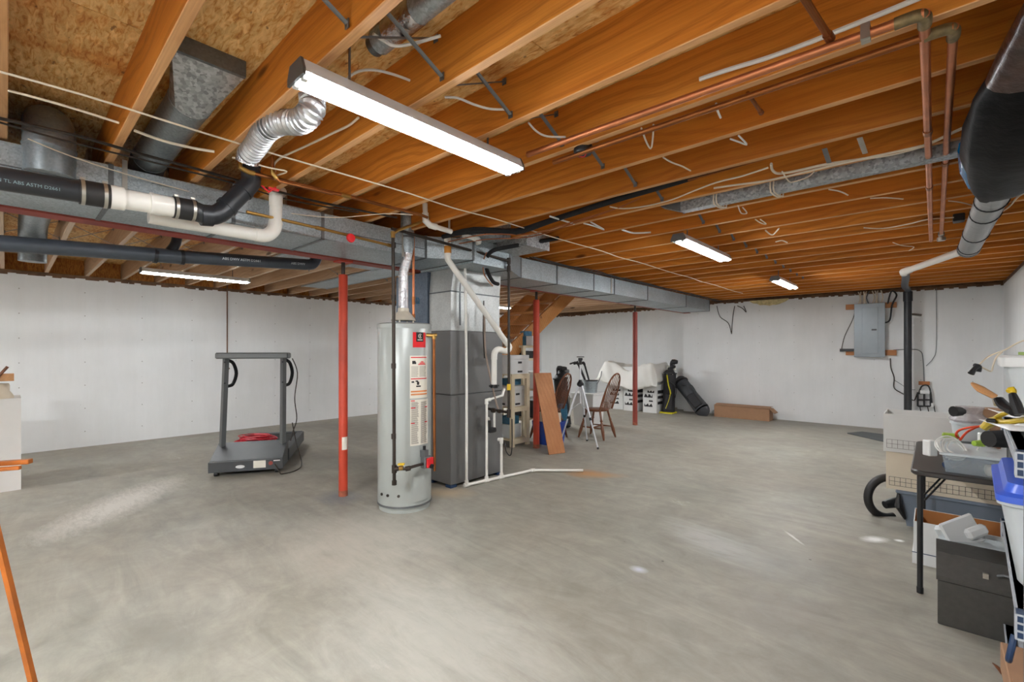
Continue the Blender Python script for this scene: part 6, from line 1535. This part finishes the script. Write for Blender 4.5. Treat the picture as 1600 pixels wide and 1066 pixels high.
t = thing('tin_snips', 'yellow handled hand tool on the papers at the right edge', 'tool', tuple(c(1545, 660, 2.05)))
m = MB(); m.tube([c(1536, 670, 2.05), c(1548, 660, 2.03), c(1560, 656, 2.0)], [.02, .028, .022], n=10, smooth=3, flat=.7); mesh_obj('head', m, M_olive, t)
m = MB(); m.tube([c(1555, 654, 2.02), c(1570, 646, 1.95), c(1590, 644, 1.9), c(1612, 650, 1.85)], .012, n=8, smooth=4, flat=.7); mesh_obj('handle', m, M_olive, t)
m = MB(); m.tube([c(1555, 658, 2.02), c(1575, 660, 1.95), c(1612, 654, 1.85)], .015, n=8, smooth=4, flat=.8); mesh_obj('handle', m, M_olive, t)
m = MB(); m.box(tuple(c(1548, 657, 2.0)), (.03, .03, .015), bev=.003); mesh_obj('pivot', m, M_blk, t)
def stick(name, pts, rs, mt, label, cat='tool', flat=1, n=10, extra=None):
    t = thing(name, label, cat, tuple(pts[0])); m = MB(); m.tube(pts, rs, n=n, smooth=3, flat=flat); mesh_obj('shank', m, mt, t)
    if extra: m = MB(); m.tube(extra[0], extra[1], n=n, smooth=3, flat=flat); mesh_obj('handle', m, extra[2], t)
    return t
stick('trowel', [c(1555, 622, 2.0), c(1562, 632, 1.97)], [.012, .02], M_zinc, 'wooden handled trowel sticking up at the right edge', extra=([c(1519, 599, 2.08), c(1532, 608, 2.04), c(1556, 621, 2.0)], [.007, .02, .015], M_woodh), flat=.7)
stick('pry_tool', [c(1560, 623, 1.95), c(1570, 635, 1.92), c(1588, 645, 1.86)], [.018, .025, .025], M_blk, 'fat black tool grip lying beside the trowel', flat=.7)
stick('caulk_gun', [c(1582, 616, 1.86), c(1587, 630, 1.84), c(1594, 648, 1.82)], [.012, .017, .017], M_blk, 'black tube with yellow tip standing at the right edge', extra=([c(1576, 612, 1.87), c(1581, 609, 1.87), c(1583, 615, 1.86)], [.010, .014, .010], M_yellow))
# dark round brush below papers
m = MB(); q = c(1560, 686, 2.3); m.tube([q - RT * .05, q + RT * .04], [.04, .045], n=14); single('round_brush', m, M_inkd, 'dark round brush roll under the papers behind the shelf edge', 'brush')
# frosted tote on top shelf
t = thing('storage_tote', 'frosted white tote standing on the shelf top at the right edge', 'tote', SU(.2, 1.0, zt))
m = tloft([((.04, .78, .38, 1.16, .03), zt + .003), ((.0, .76, .41, 1.18, .03), zt + .26)]); mesh_obj('body', m, M_frost, t)
m = tloft([((-.02, .74, .42, 1.2, .03), zt + .26), ((-.02, .74, .42, 1.2, .03), zt + .30), ((-.01, .75, .41, 1.19, .03), zt + .31)]); mesh_obj('lid', m, M_white, t)
m = MB(); m.b2(SU(.06, .8, zt + .311), SU(.38, 1.1, zt + .325)); single('magazine', m, M_lime, 'green magazine on the lid of the frosted tote', 'magazine', smooth=0)
t = thing('lamp_cord', 'cream cord with a black clip hanging beside the frosted tote', 'cord', tuple(c(1560, 550, 2.3)))
m = MB(); m.tube([c(1612, 528, 2.1), c(1590, 536, 2.2), c(1570, 547, 2.25), c(1545, 557, 2.3), c(1530, 570, 2.3)], .004, n=6, smooth=4); m.tube([c(1529, 571, 2.3), c(1540, 577, 2.3), c(1549, 580, 2.3), c(1552, 570, 2.28), c(1557, 558, 2.27), c(1566, 550, 2.25)], .004, n=6, smooth=4); mesh_obj('cord', m, M_wire, t)
m = MB(); m.tube([c(1517, 584, 2.3), c(1522, 577, 2.3), c(1528, 572, 2.3)], [.014, .010, .014], n=8); m.tube([c(1523, 571, 2.3), c(1530, 573, 2.3), c(1529, 581, 2.3)], .010, n=8, smooth=3); mesh_obj('black_clip', m, M_blk, t)
# clear tray on the table
tr0 = (.03, 3.49, TZ); tr1 = (.41, 3.92, TZ + .105)
t = thing('clear_tray', 'shallow clear plastic tray full of cables on the folding table', 'tray', (.2, 3.7, TZ))
m = MB(); m.openbox(tr0, tr1, .003, .015); mesh_obj('walls', m, M_sheetplas, t, smooth=0)
m = MB(); m.openbox((.02, 3.48, TZ + .098), (.42, 3.93, TZ + .106), .01, 0); mesh_obj('rim', m, M_frost, t, smooth=0)
m = MB(); m.tube([(.05, 3.55, TZ + .03), (.15, 3.7, TZ + .05), (.25, 3.62, TZ + .04), (.35, 3.8, TZ + .05), (.2, 3.85, TZ + .04), (.06, 3.75, TZ + .04)], .022, n=10, smooth=4); single('blue_hose', m, M_navy, 'dark blue coiled hose lying inside the clear tray', 'hose')
m = MB(); m.b2((.2, 3.52, TZ + .004), (.34, 3.62, TZ + .05), bev=.01); single('packet', m, M_boxt, 'small cream packet inside the clear tray', 'packet')
m = MB(); cc = P(1484, 700, D=2.62); cu = (RT * .96 + FW * .28); cv = Vector((0, 0, .62)) + FW * .55
for k in range(7):
    rx, ry = .105 - .006 * k, .088 - .005 * k; ox = random.uniform(-.012, .012)
    m.tube([cc + cu * (ox + rx * math.cos(a)) + cv * (ry * math.sin(a)) + Vector((0, 0, .008 * math.sin(2 * a + k))) - FW * .006 * k for a in [2 * PI * i / 16 for i in range(17)]], .0042, n=6, smooth=2)
m.tube([cc - RT * .02 - Vector((0, 0, .055)), cc + RT * .07 - Vector((0, 0, .05)), cc + RT * .15 - Vector((0, 0, .02)), cc + RT * .18 + Vector((0, 0, .05))], .0045, n=6, smooth=4)
t = thing('extension_cord', 'coiled white extension cord lying on the clear tray', 'cord', tuple(cc)); mesh_obj('coil', m, M_wirew, t)
m = MB(); m.box(tuple(cc - Vector((0, 0, .06)) + RT * .02), (.035, .03, .05), rz=.5, bev=.004); mesh_obj('plug', m, M_white, t); m = MB(); m.box(tuple(cc + RT * .185 + Vector((0, 0, .06))), (.035, .03, .05), rz=.2, bev=.004); mesh_obj('plug', m, M_white, t)
m = MB(); m.box(tuple(P(1453, 700, D=2.7)), (.05, .05, .09), rz=YAW, bev=.005); single('white_adapter', m, M_white, 'white adapter box standing at the tray left end', 'adapter')
pc_ = Vector((.18, 4.42, TZ)); t = thing('plastic_tub', 'round white plastic tub on the table behind the tray', 'tub', tuple(pc_))
m = MB(); m.lathe([(.075, 0), (.095, .17), (.102, .172), (.102, .185), (.09, .186)], tuple(pc_), 24); mesh_obj('tub', m, M_frost, t)
m = MB(); rr_ = []
for k in range(6):
    s_ = .085 + .02 * math.sin(k * 1.5); rr_.append([(pc_.x + s_ * math.cos(a) * (1 + .25 * random.random()) * (1 - .08 * k), pc_.y + s_ * math.sin(a) * (1 + .25 * random.random()) * (1 - .08 * k), pc_.z + .18 + k * .022) for a in [2 * PI * i / 16 for i in range(16)]])
m.loft(rr_); single('clear_wrapping', m, M_clearbag, 'crumpled clear wrapping bulging out of the round white tub', 'wrapping', smooth=25)
m = MB(); q = P(1494, 643, D=3.1); m.tube([q - RT * .02, q + RT * .03], [.035, .03], n=12); m.tube([q + RT * .03, q + RT * .05], .02, n=10); single('bottle_cap', m, M_blk, 'black cap propped against the white tub', 'cap')  # just a loose black cap
m = MB(); q = P(1545, 640, D=3.2); m.b2((q.x - .1, 4.42, TZ + .0), (q.x + .2, 4.58, TZ + .28)); single('cardboard_box', m, M_card, 'brown carton behind the clear wrapping on the table', 'box', smooth=0)
m = MB(); m.tube([P(1500, 688, D=2.9), P(1510, 676, D=2.9), P(1525, 668, D=2.85), P(1538, 664, D=2.8)], .0065, n=8, smooth=4); m.tube([P(1540, 666, D=2.8), P(1515, 668, D=2.85), P(1498, 673, D=2.9), P(1494, 681, D=2.9), P(1502, 686, D=2.95)], .0065, n=8, smooth=4); single('orange_cord', m, M_orc, 'orange cord loop over the tray end below the yellow tool', 'cord')
m = MB(); q = P(1485, 681, D=3.0); m.box(tuple(q), (.08, .06, .03), bev=.006); single('green_scraper', m, M_lime, 'lime green plastic piece behind the cord coil', 'tool')
m = MB(); q = P(1530, 693, D=2.6); m.tube([q - RT * .03, q + RT * .02], [.015, .02], n=8); single('bottle_cap', m, M_lime, 'small green cap at the right end of the tray', 'cap')  # a loose green cap, nothing under it
m = MB(); m.b2((.12, 4.0, TZ), (.4, 4.3, TZ + .07), bev=.01); single('black_case', m, M_blk, 'flat black case on the table behind the tray', 'case')
m = MB(); m.tube([P(1519, 690, D=2.75), P(1545, 696, D=2.7), P(1560, 700, D=2.6)], .012, n=8, flat=.5); single('dark_stick', m, M_chair, 'dark wooden stick lying across the tray back edge', 'stick')
m = MB(); q = P(1551, 1036, Z=.004); q2 = P(1565, 1054, Z=.004); m.tube([q, (q + q2) / 2 + Vector((.004, 0, .004)), q2], [.003, .009, .003], n=6, flat=.4, smooth=3)
single('wood_chip', m, M_chair, 'small brown wood chip on the floor in front of the dark chest', 'wood chip')
